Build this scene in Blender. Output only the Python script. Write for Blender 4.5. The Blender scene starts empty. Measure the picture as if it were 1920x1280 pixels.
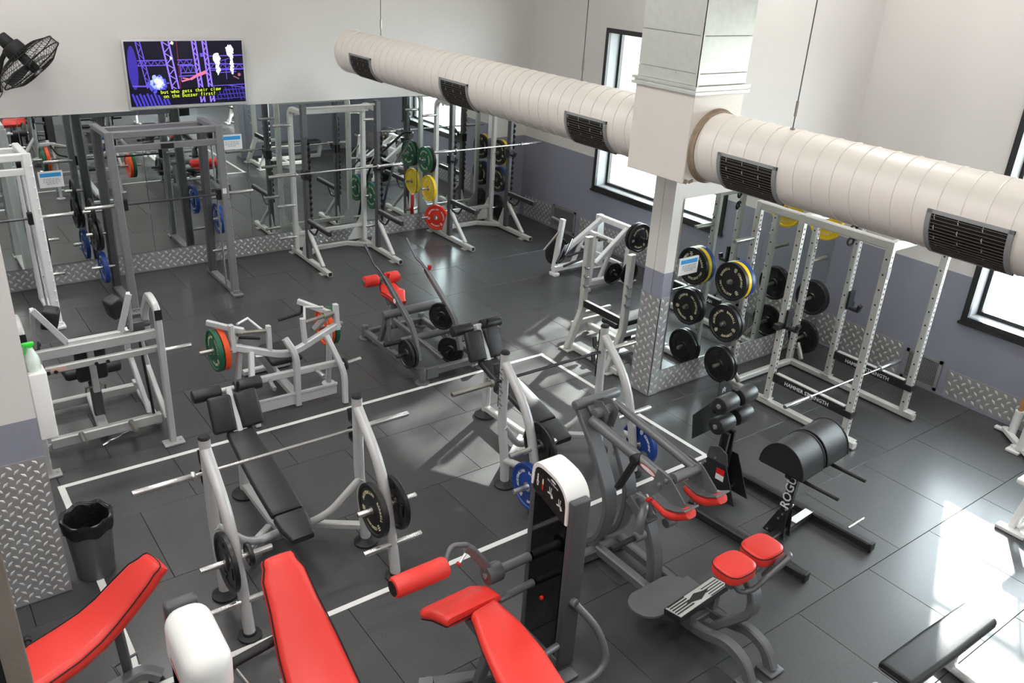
import bpy, bmesh, math, random
from mathutils import Vector, Matrix, Euler
random.seed(7)
PI = math.pi
S = bpy.context.scene
COL = S.collection

# ------------------------------------------------------------------ camera
YAW, PITCH, ROLL, FPX = math.radians(37.75), math.radians(24.76), math.radians(3.43), 1580.0
cd = bpy.data.cameras.new('camera'); cam = bpy.data.objects.new('camera', cd); COL.objects.link(cam)
cd.sensor_width = 36.0; cd.lens = 36.0 * FPX / 1920.0; cd.clip_start = 0.05; cd.clip_end = 200
f = Vector((math.sin(YAW)*math.cos(PITCH), math.cos(YAW)*math.cos(PITCH), -math.sin(PITCH)))
r = Vector((math.cos(YAW), -math.sin(YAW), 0)); u = r.cross(f)
r2 = r*math.cos(ROLL) + u*math.sin(ROLL); u2 = u*math.cos(ROLL) - r*math.sin(ROLL)
cam.matrix_world = Matrix(((r2.x, u2.x, -f.x, 0), (r2.y, u2.y, -f.y, 0), (r2.z, u2.z, -f.z, 4.65), (0, 0, 0, 1)))
S.camera = cam

# ------------------------------------------------------------------ light
W = bpy.data.worlds.new('world'); S.world = W; W.use_nodes = True
bg = W.node_tree.nodes['Background']
bg.inputs[0].default_value = (0.86, 0.93, 1.0, 1); bg.inputs[1].default_value = 20.0
sun = bpy.data.lights.new('sun', 'SUN'); sun.energy = 17.0; sun.angle = math.radians(0.9); sun.color = (1.0, 0.97, 0.93)
so = bpy.data.objects.new('sun', sun); COL.objects.link(so)
so.rotation_euler = Vector((-2.0, -0.95, -1.0)).to_track_quat('-Z', 'Y').to_euler(); so.location = (20, 10, 12)
S.view_settings.view_transform = 'Standard'; S.view_settings.look = 'None'
S.view_settings.exposure = 0.12; S.view_settings.gamma = 1.0; S.view_settings.use_curve_mapping = False
LAMP_POWER = 57.0

# ------------------------------------------------------------------ materials
def srgb(*c): return tuple(((x/255+0.055)/1.055)**2.4 if x > 10 else x/255/12.92 for x in c) + (1,)
MATS = {}
def mat(name, col, rough=0.5, metal=0.0, bump=0.0, bscale=60, var=0.0, vscale=8, rvar=0.0, spec=0.5, coat=0.0, emit=0):
    m = bpy.data.materials.new(name); m.use_nodes = True
    nt = m.node_tree; b = nt.nodes['Principled BSDF']
    b.inputs['Base Color'].default_value = col; b.inputs['Roughness'].default_value = rough
    b.inputs['Metallic'].default_value = metal; b.inputs['Specular IOR Level'].default_value = spec
    b.inputs['Coat Weight'].default_value = coat
    if emit:
        b.inputs['Emission Color'].default_value = col; b.inputs['Emission Strength'].default_value = emit
    tc = nt.nodes.new('ShaderNodeTexCoord')
    if var or rvar:
        n = nt.nodes.new('ShaderNodeTexNoise'); n.inputs['Scale'].default_value = vscale; n.inputs['Detail'].default_value = 4
        nt.links.new(tc.outputs['Object'], n.inputs['Vector'])
    if var:
        mx = nt.nodes.new('ShaderNodeMix'); mx.data_type = 'RGBA'
        mx.inputs[6].default_value = tuple(c*(1-var) for c in col[:3]) + (1,); mx.inputs[7].default_value = tuple(min(1, c*(1+var)) for c in col[:3]) + (1,)
        nt.links.new(n.outputs['Fac'], mx.inputs[0]); nt.links.new(mx.outputs[2], b.inputs['Base Color'])
    if rvar:
        mr = nt.nodes.new('ShaderNodeMapRange'); mr.inputs[3].default_value = max(0, rough-rvar); mr.inputs[4].default_value = rough+rvar
        nt.links.new(n.outputs['Fac'], mr.inputs[0]); nt.links.new(mr.outputs[0], b.inputs['Roughness'])
    if bump:
        n2 = nt.nodes.new('ShaderNodeTexNoise'); n2.inputs['Scale'].default_value = bscale; n2.inputs['Detail'].default_value = 3
        nt.links.new(tc.outputs['Object'], n2.inputs['Vector'])
        bp = nt.nodes.new('ShaderNodeBump'); bp.inputs['Strength'].default_value = bump; bp.inputs['Distance'].default_value = 0.01
        nt.links.new(n2.outputs['Fac'], bp.inputs['Height']); nt.links.new(bp.outputs['Normal'], b.inputs['Normal'])
    MATS[name] = m
    return m
silver = mat('silver_paint', srgb(188, 188, 188), 0.36, 0.2, var=0.06, vscale=14, rvar=0.08)
silverB = mat('bright_silver_paint', srgb(200, 201, 202), 0.36, 0.15, var=0.05, vscale=12, rvar=0.08)
steel = mat('galvanised_rack_paint', srgb(194, 194, 190), 0.34, 0.2, var=0.08, vscale=20, rvar=0.1)
greyp = mat('mid_grey_paint', srgb(128, 128, 132), 0.42, 0.2, var=0.06, vscale=10)
chargrey = mat('charcoal_paint', srgb(86, 86, 89), 0.42, 0.3, var=0.08, vscale=10)
darkp = mat('dark_machine_paint', srgb(104, 105, 108), 0.38, 0.2, var=0.08, vscale=14, rvar=0.08)
whitep = mat('white_paint', srgb(228, 228, 228), 0.4, 0.0, var=0.03)
blackp = mat('black_paint', srgb(36, 36, 38), 0.42, 0.1, var=0.1, vscale=12)
blackv = mat('black_vinyl', srgb(34, 34, 36), 0.42, bump=0.12, bscale=220, var=0.08)
redv = mat('red_vinyl', srgb(228, 58, 50), 0.4, bump=0.06, bscale=160, var=0.05, vscale=5)
rubber = mat('black_rubber', srgb(30, 30, 31), 0.6)
iron = mat('cast_iron_black', srgb(30, 30, 31), 0.33, 0.1, bump=0.08, bscale=90)
bump_blk = mat('bumper_black', srgb(30, 30, 31), 0.42, var=0.1)
bump_grn = mat('bumper_green', srgb(24, 92, 66), 0.42, var=0.1)
bump_yel = mat('bumper_yellow', srgb(238, 200, 20), 0.42, var=0.05)
bump_red = mat('bumper_red', srgb(214, 50, 32), 0.42, var=0.06)
bump_blu = mat('bumper_blue', srgb(24, 62, 138), 0.42, var=0.08)
bump_org = mat('bumper_orange', srgb(230, 80, 28), 0.42, var=0.06)
cream = mat('cream_print', srgb(222, 212, 178), 0.5)
pale = mat('white_print', srgb(225, 225, 225), 0.5)
chrome = mat('chrome', srgb(205, 205, 205), 0.25, 0.9)
worn = mat('worn_steel', srgb(158, 155, 148), 0.36, 0.85, rvar=0.1, vscale=40, var=0.12)
darkbar = mat('dark_steel_bar', srgb(88, 88, 94), 0.32, 1.0, var=0.1, vscale=40)
galv = mat('galvanised_sheet', srgb(216, 219, 214), 0.34, 0.55, var=0.1, vscale=16, rvar=0.12)
tread = mat('checker_plate', srgb(164, 164, 164), 0.36, 0.35, var=0.1, vscale=10, rvar=0.08)
treadhi = mat('checker_tread', srgb(218, 218, 218), 0.28, 0.35)
ductw = mat('duct_white_paint', srgb(226, 220, 213), 0.42, 0.05, var=0.04, vscale=3, bump=0.05, bscale=20)
grillem = mat('grille_grey', srgb(150, 152, 154), 0.45, 0.3)
slatm = mat('grille_slat', srgb(96, 90, 84), 0.5, 0.2)
black = mat('flat_black', srgb(14, 14, 15), 0.7)
whitepl = mat('white_plastic', srgb(232, 232, 230), 0.35)
greypl = mat('grey_plastic', srgb(74, 74, 77), 0.4)
signblue = mat('sign_blue', srgb(52, 148, 214), 0.5)
signink = mat('sign_ink', srgb(150, 150, 155), 0.6)
wood = mat('broom_wood', srgb(176, 128, 84), 0.5, var=0.15, vscale=20)
postm = mat('weathered_post', srgb(112, 104, 96), 0.65, var=0.18, vscale=9, bump=0.1)
greenpl = mat('green_plastic', srgb(60, 220, 70), 0.35)
bottlepl = mat('bottle_plastic', srgb(222, 236, 226), 0.3)
bag = mat('bin_bag', srgb(24, 24, 25), 0.45, bump=0.9, bscale=34)
binpl = mat('bin_plastic', srgb(88, 91, 93), 0.4, var=0.08)
tapem = mat('white_tape', srgb(226, 226, 224), 0.42, var=0.08, vscale=30)
redkn = mat('red_knob', srgb(210, 30, 24), 0.3)
winblk = mat('window_black', srgb(36, 37, 38), 0.4)
wingrey = mat('window_reveal', srgb(122, 124, 126), 0.5)
lampm = mat('lamp_diffuser', (1, 0.97, 0.92, 1), 0.5, emit=3.0)
concrete = mat('outside_paving', srgb(176, 172, 164), 0.9, var=0.1, vscale=2)
leafm = mat('tree_leaf', srgb(92, 124, 60), 0.6, var=0.3, vscale=3)
rustm = mat('stained_sealant', srgb(150, 132, 112), 0.7, var=0.35, vscale=14, bump=0.3, bscale=40)
barkm = mat('tree_bark', srgb(90, 78, 64), 0.9)
orangesk = mat('orange_sticker', srgb(216, 176, 162), 0.5)

def wall_material():
    m = bpy.data.materials.new('wall_paint'); m.use_nodes = True; nt = m.node_tree; b = nt.nodes['Principled BSDF']
    g = nt.nodes.new('ShaderNodeNewGeometry'); sp = nt.nodes.new('ShaderNodeSeparateXYZ'); nt.links.new(g.outputs['Position'], sp.inputs[0])
    st = nt.nodes.new('ShaderNodeMath'); st.operation = 'GREATER_THAN'; st.inputs[1].default_value = 1.53
    nt.links.new(sp.outputs['Z'], st.inputs[0])
    n = nt.nodes.new('ShaderNodeTexNoise'); n.inputs['Scale'].default_value = 1.1; n.inputs['Detail'].default_value = 6
    nt.links.new(g.outputs['Position'], n.inputs['Vector'])
    a = nt.nodes.new('ShaderNodeMix'); a.data_type = 'RGBA'; a.inputs[6].default_value = srgb(132, 134, 148); a.inputs[7].default_value = srgb(144, 146, 159)
    c = nt.nodes.new('ShaderNodeMix'); c.data_type = 'RGBA'; c.inputs[6].default_value = srgb(210, 207, 204); c.inputs[7].default_value = srgb(219, 216, 213)
    nt.links.new(n.outputs['Fac'], a.inputs[0]); nt.links.new(n.outputs['Fac'], c.inputs[0])
    o = nt.nodes.new('ShaderNodeMix'); o.data_type = 'RGBA'; nt.links.new(st.outputs[0], o.inputs[0])
    nt.links.new(a.outputs[2], o.inputs[6]); nt.links.new(c.outputs[2], o.inputs[7]); nt.links.new(o.outputs[2], b.inputs['Base Color'])
    b.inputs['Roughness'].default_value = 0.55
    n2 = nt.nodes.new('ShaderNodeTexNoise'); n2.inputs['Scale'].default_value = 26; nt.links.new(g.outputs['Position'], n2.inputs['Vector'])
    bp = nt.nodes.new('ShaderNodeBump'); bp.inputs['Strength'].default_value = 0.08; bp.inputs['Distance'].default_value = 0.01
    nt.links.new(n2.outputs['Fac'], bp.inputs['Height']); nt.links.new(bp.outputs['Normal'], b.inputs['Normal'])
    return m
wallm = wall_material()
ceilm = mat('ceiling_white', srgb(224, 222, 218), 0.7)

def floor_material():
    m = bpy.data.materials.new('rubber_tile'); m.use_nodes = True; nt = m.node_tree; b = nt.nodes['Principled BSDF']
    g = nt.nodes.new('ShaderNodeNewGeometry')
    n = nt.nodes.new('ShaderNodeTexNoise'); n.inputs['Scale'].default_value = 1.3; n.inputs['Detail'].default_value = 5
    v = nt.nodes.new('ShaderNodeTexNoise'); v.inputs['Scale'].default_value = 190; v.inputs['Detail'].default_value = 2
    for k in (n, v): nt.links.new(g.outputs['Position'], k.inputs['Vector'])
    oi = nt.nodes.new('ShaderNodeObjectInfo')
    mx = nt.nodes.new('ShaderNodeMix'); mx.data_type = 'RGBA'; mx.inputs[6].default_value = srgb(46, 46, 48); mx.inputs[7].default_value = srgb(64, 64, 66)
    nt.links.new(n.outputs['Fac'], mx.inputs[0])
    cr = nt.nodes.new('ShaderNodeMapRange'); cr.inputs[1].default_value = 0.60; cr.inputs[2].default_value = 0.74
    nt.links.new(v.outputs['Fac'], cr.inputs[0])
    m2 = nt.nodes.new('ShaderNodeMix'); m2.data_type = 'RGBA'; m2.inputs[7].default_value = srgb(104, 104, 106)
    nt.links.new(mx.outputs[2], m2.inputs[6]); nt.links.new(cr.outputs[0], m2.inputs[0])
    hs = nt.nodes.new('ShaderNodeHueSaturation'); mr = nt.nodes.new('ShaderNodeMapRange'); mr.inputs[3].default_value = 0.88; mr.inputs[4].default_value = 1.12
    nt.links.new(oi.outputs['Random'], mr.inputs[0]); nt.links.new(mr.outputs[0], hs.inputs['Value']); nt.links.new(m2.outputs[2], hs.inputs['Color'])
    nt.links.new(hs.outputs[0], b.inputs['Base Color'])
    r_ = nt.nodes.new('ShaderNodeMapRange'); r_.inputs[3].default_value = 0.46; r_.inputs[4].default_value = 0.60
    b.inputs['Specular IOR Level'].default_value = 0.5; b.inputs['Coat Weight'].default_value = 0.5; b.inputs['Coat Roughness'].default_value = 0.22; b.inputs['Coat IOR'].default_value = 1.5
    nt.links.new(n.outputs['Fac'], r_.inputs[0]); nt.links.new(r_.outputs[0], b.inputs['Roughness'])
    bp = nt.nodes.new('ShaderNodeBump'); bp.inputs['Strength'].default_value = 0.22; bp.inputs['Distance'].default_value = 0.004
    nt.links.new(v.outputs['Fac'], bp.inputs['Height']); nt.links.new(bp.outputs['Normal'], b.inputs['Normal'])
    return m
tilem = floor_material()

def mix_shader(name, kind2, fac, tint, rough=0.0):
    m = bpy.data.materials.new(name); m.use_nodes = True; nt = m.node_tree
    nt.nodes.remove(nt.nodes['Principled BSDF']); out = nt.nodes['Material Output']
    t = nt.nodes.new('ShaderNodeBsdfTransparent'); t.inputs[0].default_value = tint
    g = nt.nodes.new('ShaderNodeBsdfGlossy'); g.inputs['Roughness'].default_value = rough
    mx = nt.nodes.new('ShaderNodeMixShader'); mx.inputs[0].default_value = fac
    if fac < 0:
        fr = nt.nodes.new('ShaderNodeFresnel'); fr.inputs[0].default_value = 1.45; nt.links.new(fr.outputs[0], mx.inputs[0])
    nt.links.new(t.outputs[0], mx.inputs[1]); nt.links.new(g.outputs[0], mx.inputs[2]); nt.links.new(mx.outputs[0], out.inputs[0])
    return m
glass = mix_shader('window_glass', 'g', 0.06, (0.94, 0.97, 0.96, 1))
smoke = mix_shader('smoked_acrylic', 'g', 0.07, (0.16, 0.15, 0.15, 1), 0.05)
def mirror_mat():
    m = bpy.data.materials.new('mirror_silver'); m.use_nodes = True; b = m.node_tree.nodes['Principled BSDF']
    b.inputs['Base Color'].default_value = (0.80, 0.85, 0.83, 1); b.inputs['Metallic'].default_value = 1; b.inputs['Roughness'].default_value = 0.012
    return m
mirrorm = mirror_mat()
def emis(name, col, s):
    m = bpy.data.materials.new(name); m.use_nodes = True; b = m.node_tree.nodes['Principled BSDF']
    b.inputs['Base Color'].default_value = (0, 0, 0, 1); b.inputs['Roughness'].default_value = 0.25
    b.inputs['Emission Color'].default_value = col; b.inputs['Emission Strength'].default_value = s
    return m

# ------------------------------------------------------------------ shapes: each returns (verts, faces)
V3 = Vector
def box(a, b):
    (x0, y0, z0), (x1, y1, z1) = a, b
    return ([V3((x, y, z)) for x in (x0, x1) for y in (y0, y1) for z in (z0, z1)],
            [(0, 1, 3, 2), (4, 6, 7, 5), (0, 4, 5, 1), (2, 3, 7, 6), (0, 2, 6, 4), (1, 5, 7, 3)])
def cbox(c, s, rot=None):
    v, fc = box((-s[0]/2, -s[1]/2, -s[2]/2), (s[0]/2, s[1]/2, s[2]/2))
    R = Euler(rot).to_matrix() if rot else Matrix.Identity(3)
    return [R @ p + V3(c) for p in v], fc
def pad(c, s, bev=0.03, rot=None, seg=3, taper=0.0):
    bm = bmesh.new(); bmesh.ops.create_cube(bm, size=1.0)
    for v in bm.verts:
        k = 1 - taper*(v.co.y+0.5)
        v.co = V3((v.co.x*s[0]*k, v.co.y*s[1], v.co.z*s[2]))
    b = min(bev, min(s)*0.49)
    bmesh.ops.bevel(bm, geom=list(bm.edges), offset=b, segments=seg, profile=0.5, affect='EDGES')
    R = Euler(rot).to_matrix() if rot else Matrix.Identity(3)
    bm.verts.index_update()
    out = ([R @ v.co + V3(c) for v in bm.verts], [tuple(v.index for v in fc.verts) for fc in bm.faces]); bm.free()
    return out
def sweep(pts, sec, closed=False, caps=True, up=None):
    """section list of (a,b) offsets swept along pts with mitred corners"""
    P = [V3(p) for p in pts]; n = len(P); vs = []; k = len(sec)
    for i in range(n):
        if closed: t0 = (P[i]-P[i-1]).normalized(); t1 = (P[(i+1) % n]-P[i]).normalized()
        else:
            t0 = (P[i]-P[i-1]).normalized() if i else (P[1]-P[0]).normalized()
            t1 = (P[i+1]-P[i]).normalized() if i < n-1 else t0
        t = (t0+t1)
        t = t.normalized() if t.length > 1e-6 else t1
        U = V3(up) if up else V3((0, 0, 1))
        if abs(t0.dot(U)) > 0.97 and abs(t1.dot(U)) > 0.97 and not up: U = V3((0, 1, 0))
        if i == 0: ref = U
        rt = t.cross(ref if not up else U)
        if rt.length < 1e-3: rt = t.cross(V3((0, 1, 0.01)))
        rt.normalize(); un = rt.cross(t).normalized(); ref = un
        c = max(0.35, t.dot(t1))
        bn = (t1-t0)
        for a, b in sec:
            o = rt*a + un*b
            if bn.length > 1e-4:
                d = bn.normalized(); o = o + d*(o.dot(d))*(1/c-1)
            vs.append(P[i]+o)
    fs = []
    for i in range(n if closed else n-1):
        j = (i+1) % n
        for q in range(k):
            fs.append((i*k+q, i*k+(q+1) % k, j*k+(q+1) % k, j*k+q))
    if caps and not closed:
        fs.append(tuple(range(k-1, -1, -1))); fs.append(tuple((n-1)*k+q for q in range(k)))
    return vs, fs
def rsec(w, h, c=0.16):
    c = min(w, h)*c; a, b = w/2, h/2
    return [(-a+c, -b), (a-c, -b), (a, -b+c), (a, b-c), (a-c, b), (-a+c, b), (-a, b-c), (-a, -b+c)]
def csec(r, n=12): return [(r*math.cos(2*PI*i/n), r*math.sin(2*PI*i/n)) for i in range(n)]
def fillet(pts, rad, n=5):
    P = [V3(p) for p in pts]; out = [P[0]]
    for i in range(1, len(P)-1):
        a = P[i-1]-P[i]; b = P[i+1]-P[i]; d = min(rad, a.length*0.48, b.length*0.48)
        p0 = P[i]+a.normalized()*d; p2 = P[i]+b.normalized()*d
        for k in range(n+1):
            t = k/n; out.append(p0*(1-t)**2 + P[i]*2*t*(1-t) + p2*t*t)
    out.append(P[-1]); return out
def bar(pts, w, h=None, rad=0, up=None):
    if rad: pts = fillet(pts, rad)
    return sweep(pts, rsec(w, h or w), up=up)
def tube(pts, r, rad=0, n=12):
    if rad: pts = fillet(pts, rad)
    return sweep(pts, csec(r, n))
def ring(c, R, r, axis=(0, 0, 1), n=28, k=6):
    q = V3(axis).to_track_quat('Z', 'Y').to_matrix()
    return sweep([V3(c)+q @ V3((R*math.cos(2*PI*i/n), R*math.sin(2*PI*i/n), 0)) for i in range(n)], csec(r, k), closed=True, up=axis)
def lathe(prof, n=28, c=(0, 0, 0), axis=(0, 0, 1), cap=True):
    q = V3(axis).to_track_quat('Z', 'Y').to_matrix(); vs = []; m = len(prof)
    for i in range(n):
        a = 2*PI*i/n
        for rr, z in prof: vs.append(V3(c)+q @ V3((rr*math.cos(a), rr*math.sin(a), z)))
    fs = [(i*m+j, ((i+1) % n)*m+j, ((i+1) % n)*m+j+1, i*m+j+1) for i in range(n) for j in range(m-1)]
    if cap:
        if prof[0][0] > 1e-5: fs.append(tuple(i*m for i in range(n-1, -1, -1)))
        if prof[-1][0] > 1e-5: fs.append(tuple(i*m+m-1 for i in range(n)))
    return vs, fs
def cyl(p0, p1, r, r2=None, n=18, bev=0.0):
    p0, p1 = V3(p0), V3(p1); L = (p1-p0).length; r2 = r if r2 is None else r2
    pr = [(r, 0), (r2, L)] if not bev else [(r-bev, 0), (r-bev*.3, bev*.3), (r, bev), (r2, L-bev), (r2-bev*.3, L-bev*.3), (r2-bev, L)]
    return lathe(pr, n, p0, (p1-p0).normalized())
def poly(pts2, plane, d0, d1):
    """extrude a 2D outline; plane 'X': pts=(y,z) from x=d0..d1; 'Y': (x,z); 'Z': (x,y)"""
    def mk(p, d):
        return V3((d, p[0], p[1])) if plane == 'X' else V3((p[0], d, p[1])) if plane == 'Y' else V3((p[0], p[1], d))
    n = len(pts2); vs = [mk(p, d0) for p in pts2]+[mk(p, d1) for p in pts2]
    fs = [tuple(range(n-1, -1, -1)), tuple(range(n, 2*n))]+[(i, (i+1) % n, n+(i+1) % n, n+i) for i in range(n)]
    return vs, fs
def cushion(pts, widths, thick, side, ends=0.5):
    """soft pad: rounded section swept along pts, 'side' = width direction"""
    P = [V3(p) for p in pts]; sd = V3(side).normalized(); secs = []
    n = len(P)
    def sect(c, nrm, w, t):
        o = []; e = min(t*0.48, w*0.3)
        for sx, sz in ((1, -1), (1, 1), (-1, 1), (-1, -1)):
            a0 = {(1, -1): -PI/2, (1, 1): 0, (-1, 1): PI/2, (-1, -1): PI}[(sx, sz)]
            for q in range(4):
                a = a0+q*PI/6
                o.append(c+sd*(sx*(w/2-e)+e*math.cos(a))+nrm*(sz*(t/2-e)+e*math.sin(a)))
        return o
    full = []
    for i in range(n):
        t = (P[min(i+1, n-1)]-P[max(i-1, 0)]).normalized(); nr = sd.cross(t).normalized()
        full.append((P[i], t, nr, widths[i]))
    p, t, nr, w = full[0]; rr = thick*ends
    for a in (0.0, 0.35, 0.7): secs.append((p-t*rr*(1-a*a*0.9)*1.0, nr, w-2*rr*(1-math.sqrt(1-(1-a)**2)), thick*(0.45+0.55*math.sqrt(1-(1-a)**2))))
    for p, t, nr, w in full: secs.append((p, nr, w, thick))
    p, t, nr, w = full[-1]
    for a in (0.7, 0.35, 0.0): secs.append((p+t*rr*(1-a*a*0.9), nr, w-2*rr*(1-math.sqrt(1-(1-a)**2)), thick*(0.45+0.55*math.sqrt(1-(1-a)**2))))
    vs = []; k = 16
    for c, nr, w, t in secs: vs += sect(c, nr, w, t)
    fs = [(i*k+q, i*k+(q+1) % k, (i+1)*k+(q+1) % k, (i+1)*k+q) for i in range(len(secs)-1) for q in range(k)]
    fs += [tuple(range(k-1, -1, -1)), tuple((len(secs)-1)*k+q for q in range(k))]
    # seam loop along the upper edge
    L = [c+sd*(w/2-0.004)+nr*(t*0.30) for c, nr, w, t in secs]; Rr = [c-sd*(w/2-0.004)+nr*(t*0.30) for c, nr, w, t in secs]
    return (vs, fs), sweep(L+Rr[::-1], csec(0.0045, 5), closed=True)
def superell(cx, cy, z, a, b, p, n=36):
    o = []
    for i in range(n):
        t = 2*PI*i/n; c, s_ = math.cos(t), math.sin(t)
        o.append(V3((cx+a*math.copysign(abs(c)**(2/p), c), cy+b*math.copysign(abs(s_)**(2/p), s_), z)))
    return o
def softpad(c, a, b, th, p=3.2):
    vs = []; n = 36; L = ((-.5, .90), (-.42, .97), (-.3, 1.0), (.25, 1.0), (.38, .975), (.46, .92), (.5, .80), (.53, .45))
    for dz, k in L: vs += superell(c[0], c[1], c[2]+dz*th, a*k, b*k, p, n)
    fs = [(i*n+q, i*n+(q+1) % n, (i+1)*n+(q+1) % n, (i+1)*n+q) for i in range(len(L)-1) for q in range(n)]
    return vs, fs+[tuple(range(n-1, -1, -1)), tuple((len(L)-1)*n+q for q in range(n))]
def xf(sh, loc=(0, 0, 0), rot=None, scale=1):
    R = Euler(rot).to_matrix() if rot else Matrix.Identity(3)
    return [R @ (p*scale) + V3(loc) for p in sh[0]], sh[1]

# ------------------------------------------------------------------ objects
ORG = {}
def mesh_of(name, shapes, org, m, smooth=True):
    vs = []; fs = []
    for sv, sf in shapes:
        o = len(vs); vs += [p-org for p in sv]; fs += [tuple(i+o for i in q) for q in sf]
    me = bpy.data.meshes.new(name); me.from_pydata([tuple(v) for v in vs], [], fs)
    if smooth:
        me.polygons.foreach_set('use_smooth', [True]*len(me.polygons)); me.set_sharp_from_angle(angle=math.radians(32))
    me.materials.append(m); me.validate()
    return me
def tag(o, label=None, cat=None, group=None, kind=None):
    if label: o['label'] = label
    if cat: o['category'] = cat
    if group: o['group'] = group
    if kind: o['kind'] = kind
    return o
def thing(name, label, cat, loc=(0, 0, 0), group=None, rotz=0, local=False, rot=None):
    o = bpy.data.objects.new(name, None); COL.objects.link(o); o.empty_display_size = 0.1
    o.location = loc; o.rotation_euler = rot or (0, 0, rotz); tag(o, label, cat, group)
    ORG[o.name] = V3((0, 0, 0)) if local else V3(loc)
    return o
def clusters(shapes):
    bb = []
    for v, _ in shapes:
        bb.append(([min(p[k] for p in v)-.002 for k in range(3)], [max(p[k] for p in v)+.002 for k in range(3)]))
    g = list(range(len(shapes)))
    for i in range(len(shapes)):
        for j in range(i):
            if all(bb[i][0][k] <= bb[j][1][k] and bb[j][0][k] <= bb[i][1][k] for k in range(3)):
                a, b = g[i], g[j]; g = [b if q == a else q for q in g]
    return [[sh for sh, q in zip(shapes, g) if q == k] for k in dict.fromkeys(g)]
def part(T, name, m, *shapes, label=None, kind=None, smooth=True):
    org = ORG[T.name]
    if len(shapes) > 1 and not kind:
        cs = clusters(shapes)
        if len(cs) > 1: return [part(T, name, m, *c, label=label, smooth=smooth) for c in cs][0]
    o = bpy.data.objects.new(name, mesh_of(name, shapes, org, m, smooth)); COL.objects.link(o); o.parent = T
    ORG[o.name] = org
    if label: o['label'] = label
    if kind: o['kind'] = kind
    return o
def solo(name, m, label, cat, *shapes, loc=(0, 0, 0), group=None):
    o = bpy.data.objects.new(name, mesh_of(name, shapes, V3(loc), m)); COL.objects.link(o); o.location = loc
    ORG[o.name] = V3(loc); return tag(o, label, cat, group)
def struct(name, m, *shapes, smooth=False):
    o = bpy.data.objects.new(name, mesh_of(name, shapes, V3((0, 0, 0)), m, smooth)); COL.objects.link(o)
    ORG[o.name] = V3((0, 0, 0)); o['kind'] = 'structure'; return o
def dup(o, parent=None):
    c = o.copy(); COL.objects.link(c); ORG[c.name] = ORG[o.name]
    if parent: c.parent = parent
    for ch in o.children: dup(ch, c)
    return c
TXT = {}
def text(s, size, extr=0.0006, shear=0.0, bold=0.0):
    k = (s, round(size, 4), extr, shear, bold)
    if k not in TXT:
        cu = bpy.data.curves.new('t', 'FONT'); cu.body = s; cu.size = size; cu.extrude = extr; cu.shear = shear; cu.offset = bold
        cu.align_x = 'CENTER'; cu.align_y = 'CENTER'; cu.resolution_u = 2
        ob = bpy.data.objects.new('t', cu); me = bpy.data.meshes.new_from_object(ob)
        TXT[k] = ([v.co.copy() for v in me.vertices], [tuple(p.vertices) for p in me.polygons])
        bpy.data.objects.remove(ob); bpy.data.curves.remove(cu); bpy.data.meshes.remove(me)
    return TXT[k]
def arc_text(s, R, size, a_mid, span):
    """letters round a circle in the XY plane, reading clockwise from outside"""
    out = []; n = len(s)
    for i, ch in enumerate(s):
        if ch == ' ': continue
        a = a_mid - (i-(n-1)/2)*span/max(1, n-1)
        v, fc = text(ch, size, 0.0006, 0, 0.0012)
        Rm = Matrix.Rotation(a-PI/2, 3, 'Z'); out.append(([Rm @ p + V3((R*math.cos(a), R*math.sin(a), 0)) for p in v], fc))
    return out
def place(sh, M): return [M @ p for p in sh[0]], sh[1]
def basis(xa, ya, o):
    xa, ya = V3(xa).normalized(), V3(ya).normalized(); za = xa.cross(ya)
    return Matrix(((xa.x, ya.x, za.x, o[0]), (xa.y, ya.y, za.y, o[1]), (xa.z, ya.z, za.z, o[2]), (0, 0, 0, 1)))

def checker(x0, x1, z0, z1, pitch, ln, M):
    """alternating raised treads over a rectangle (local x,y), placed by matrix M; one mesh"""
    vs = []; fs = []; i = 0; ny = int((z1-z0)/pitch); nx = int((x1-x0)/pitch)
    for a in range(nx):
        for b in range(ny):
            if (a+b) % 2: continue
            cx, cy = x0+(a+.5)*(x1-x0)/nx, z0+(b+.5)*(z1-z0)/ny
            an = PI/4 if (a % 2) else -PI/4
            d = V3((math.cos(an), math.sin(an), 0)); e = V3((-d.y, d.x, 0)); o = len(vs); c = V3((cx, cy, 0))
            vs += [M @ (c-d*ln/2), M @ (c+e*ln*.24), M @ (c+d*ln/2), M @ (c-e*ln*.24),
                   M @ (c-d*ln*.28+V3((0, 0, .0045))), M @ (c+e*ln*.1+V3((0, 0, .0045))), M @ (c+d*ln*.28+V3((0, 0, .0045))), M @ (c-e*ln*.1+V3((0, 0, .0045)))]
            fs += [(o+k, o+(k+1) % 4, o+4+(k+1) % 4, o+4+k) for k in range(4)]+[(o+4, o+5, o+6, o+7)]
    return vs, fs

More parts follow.
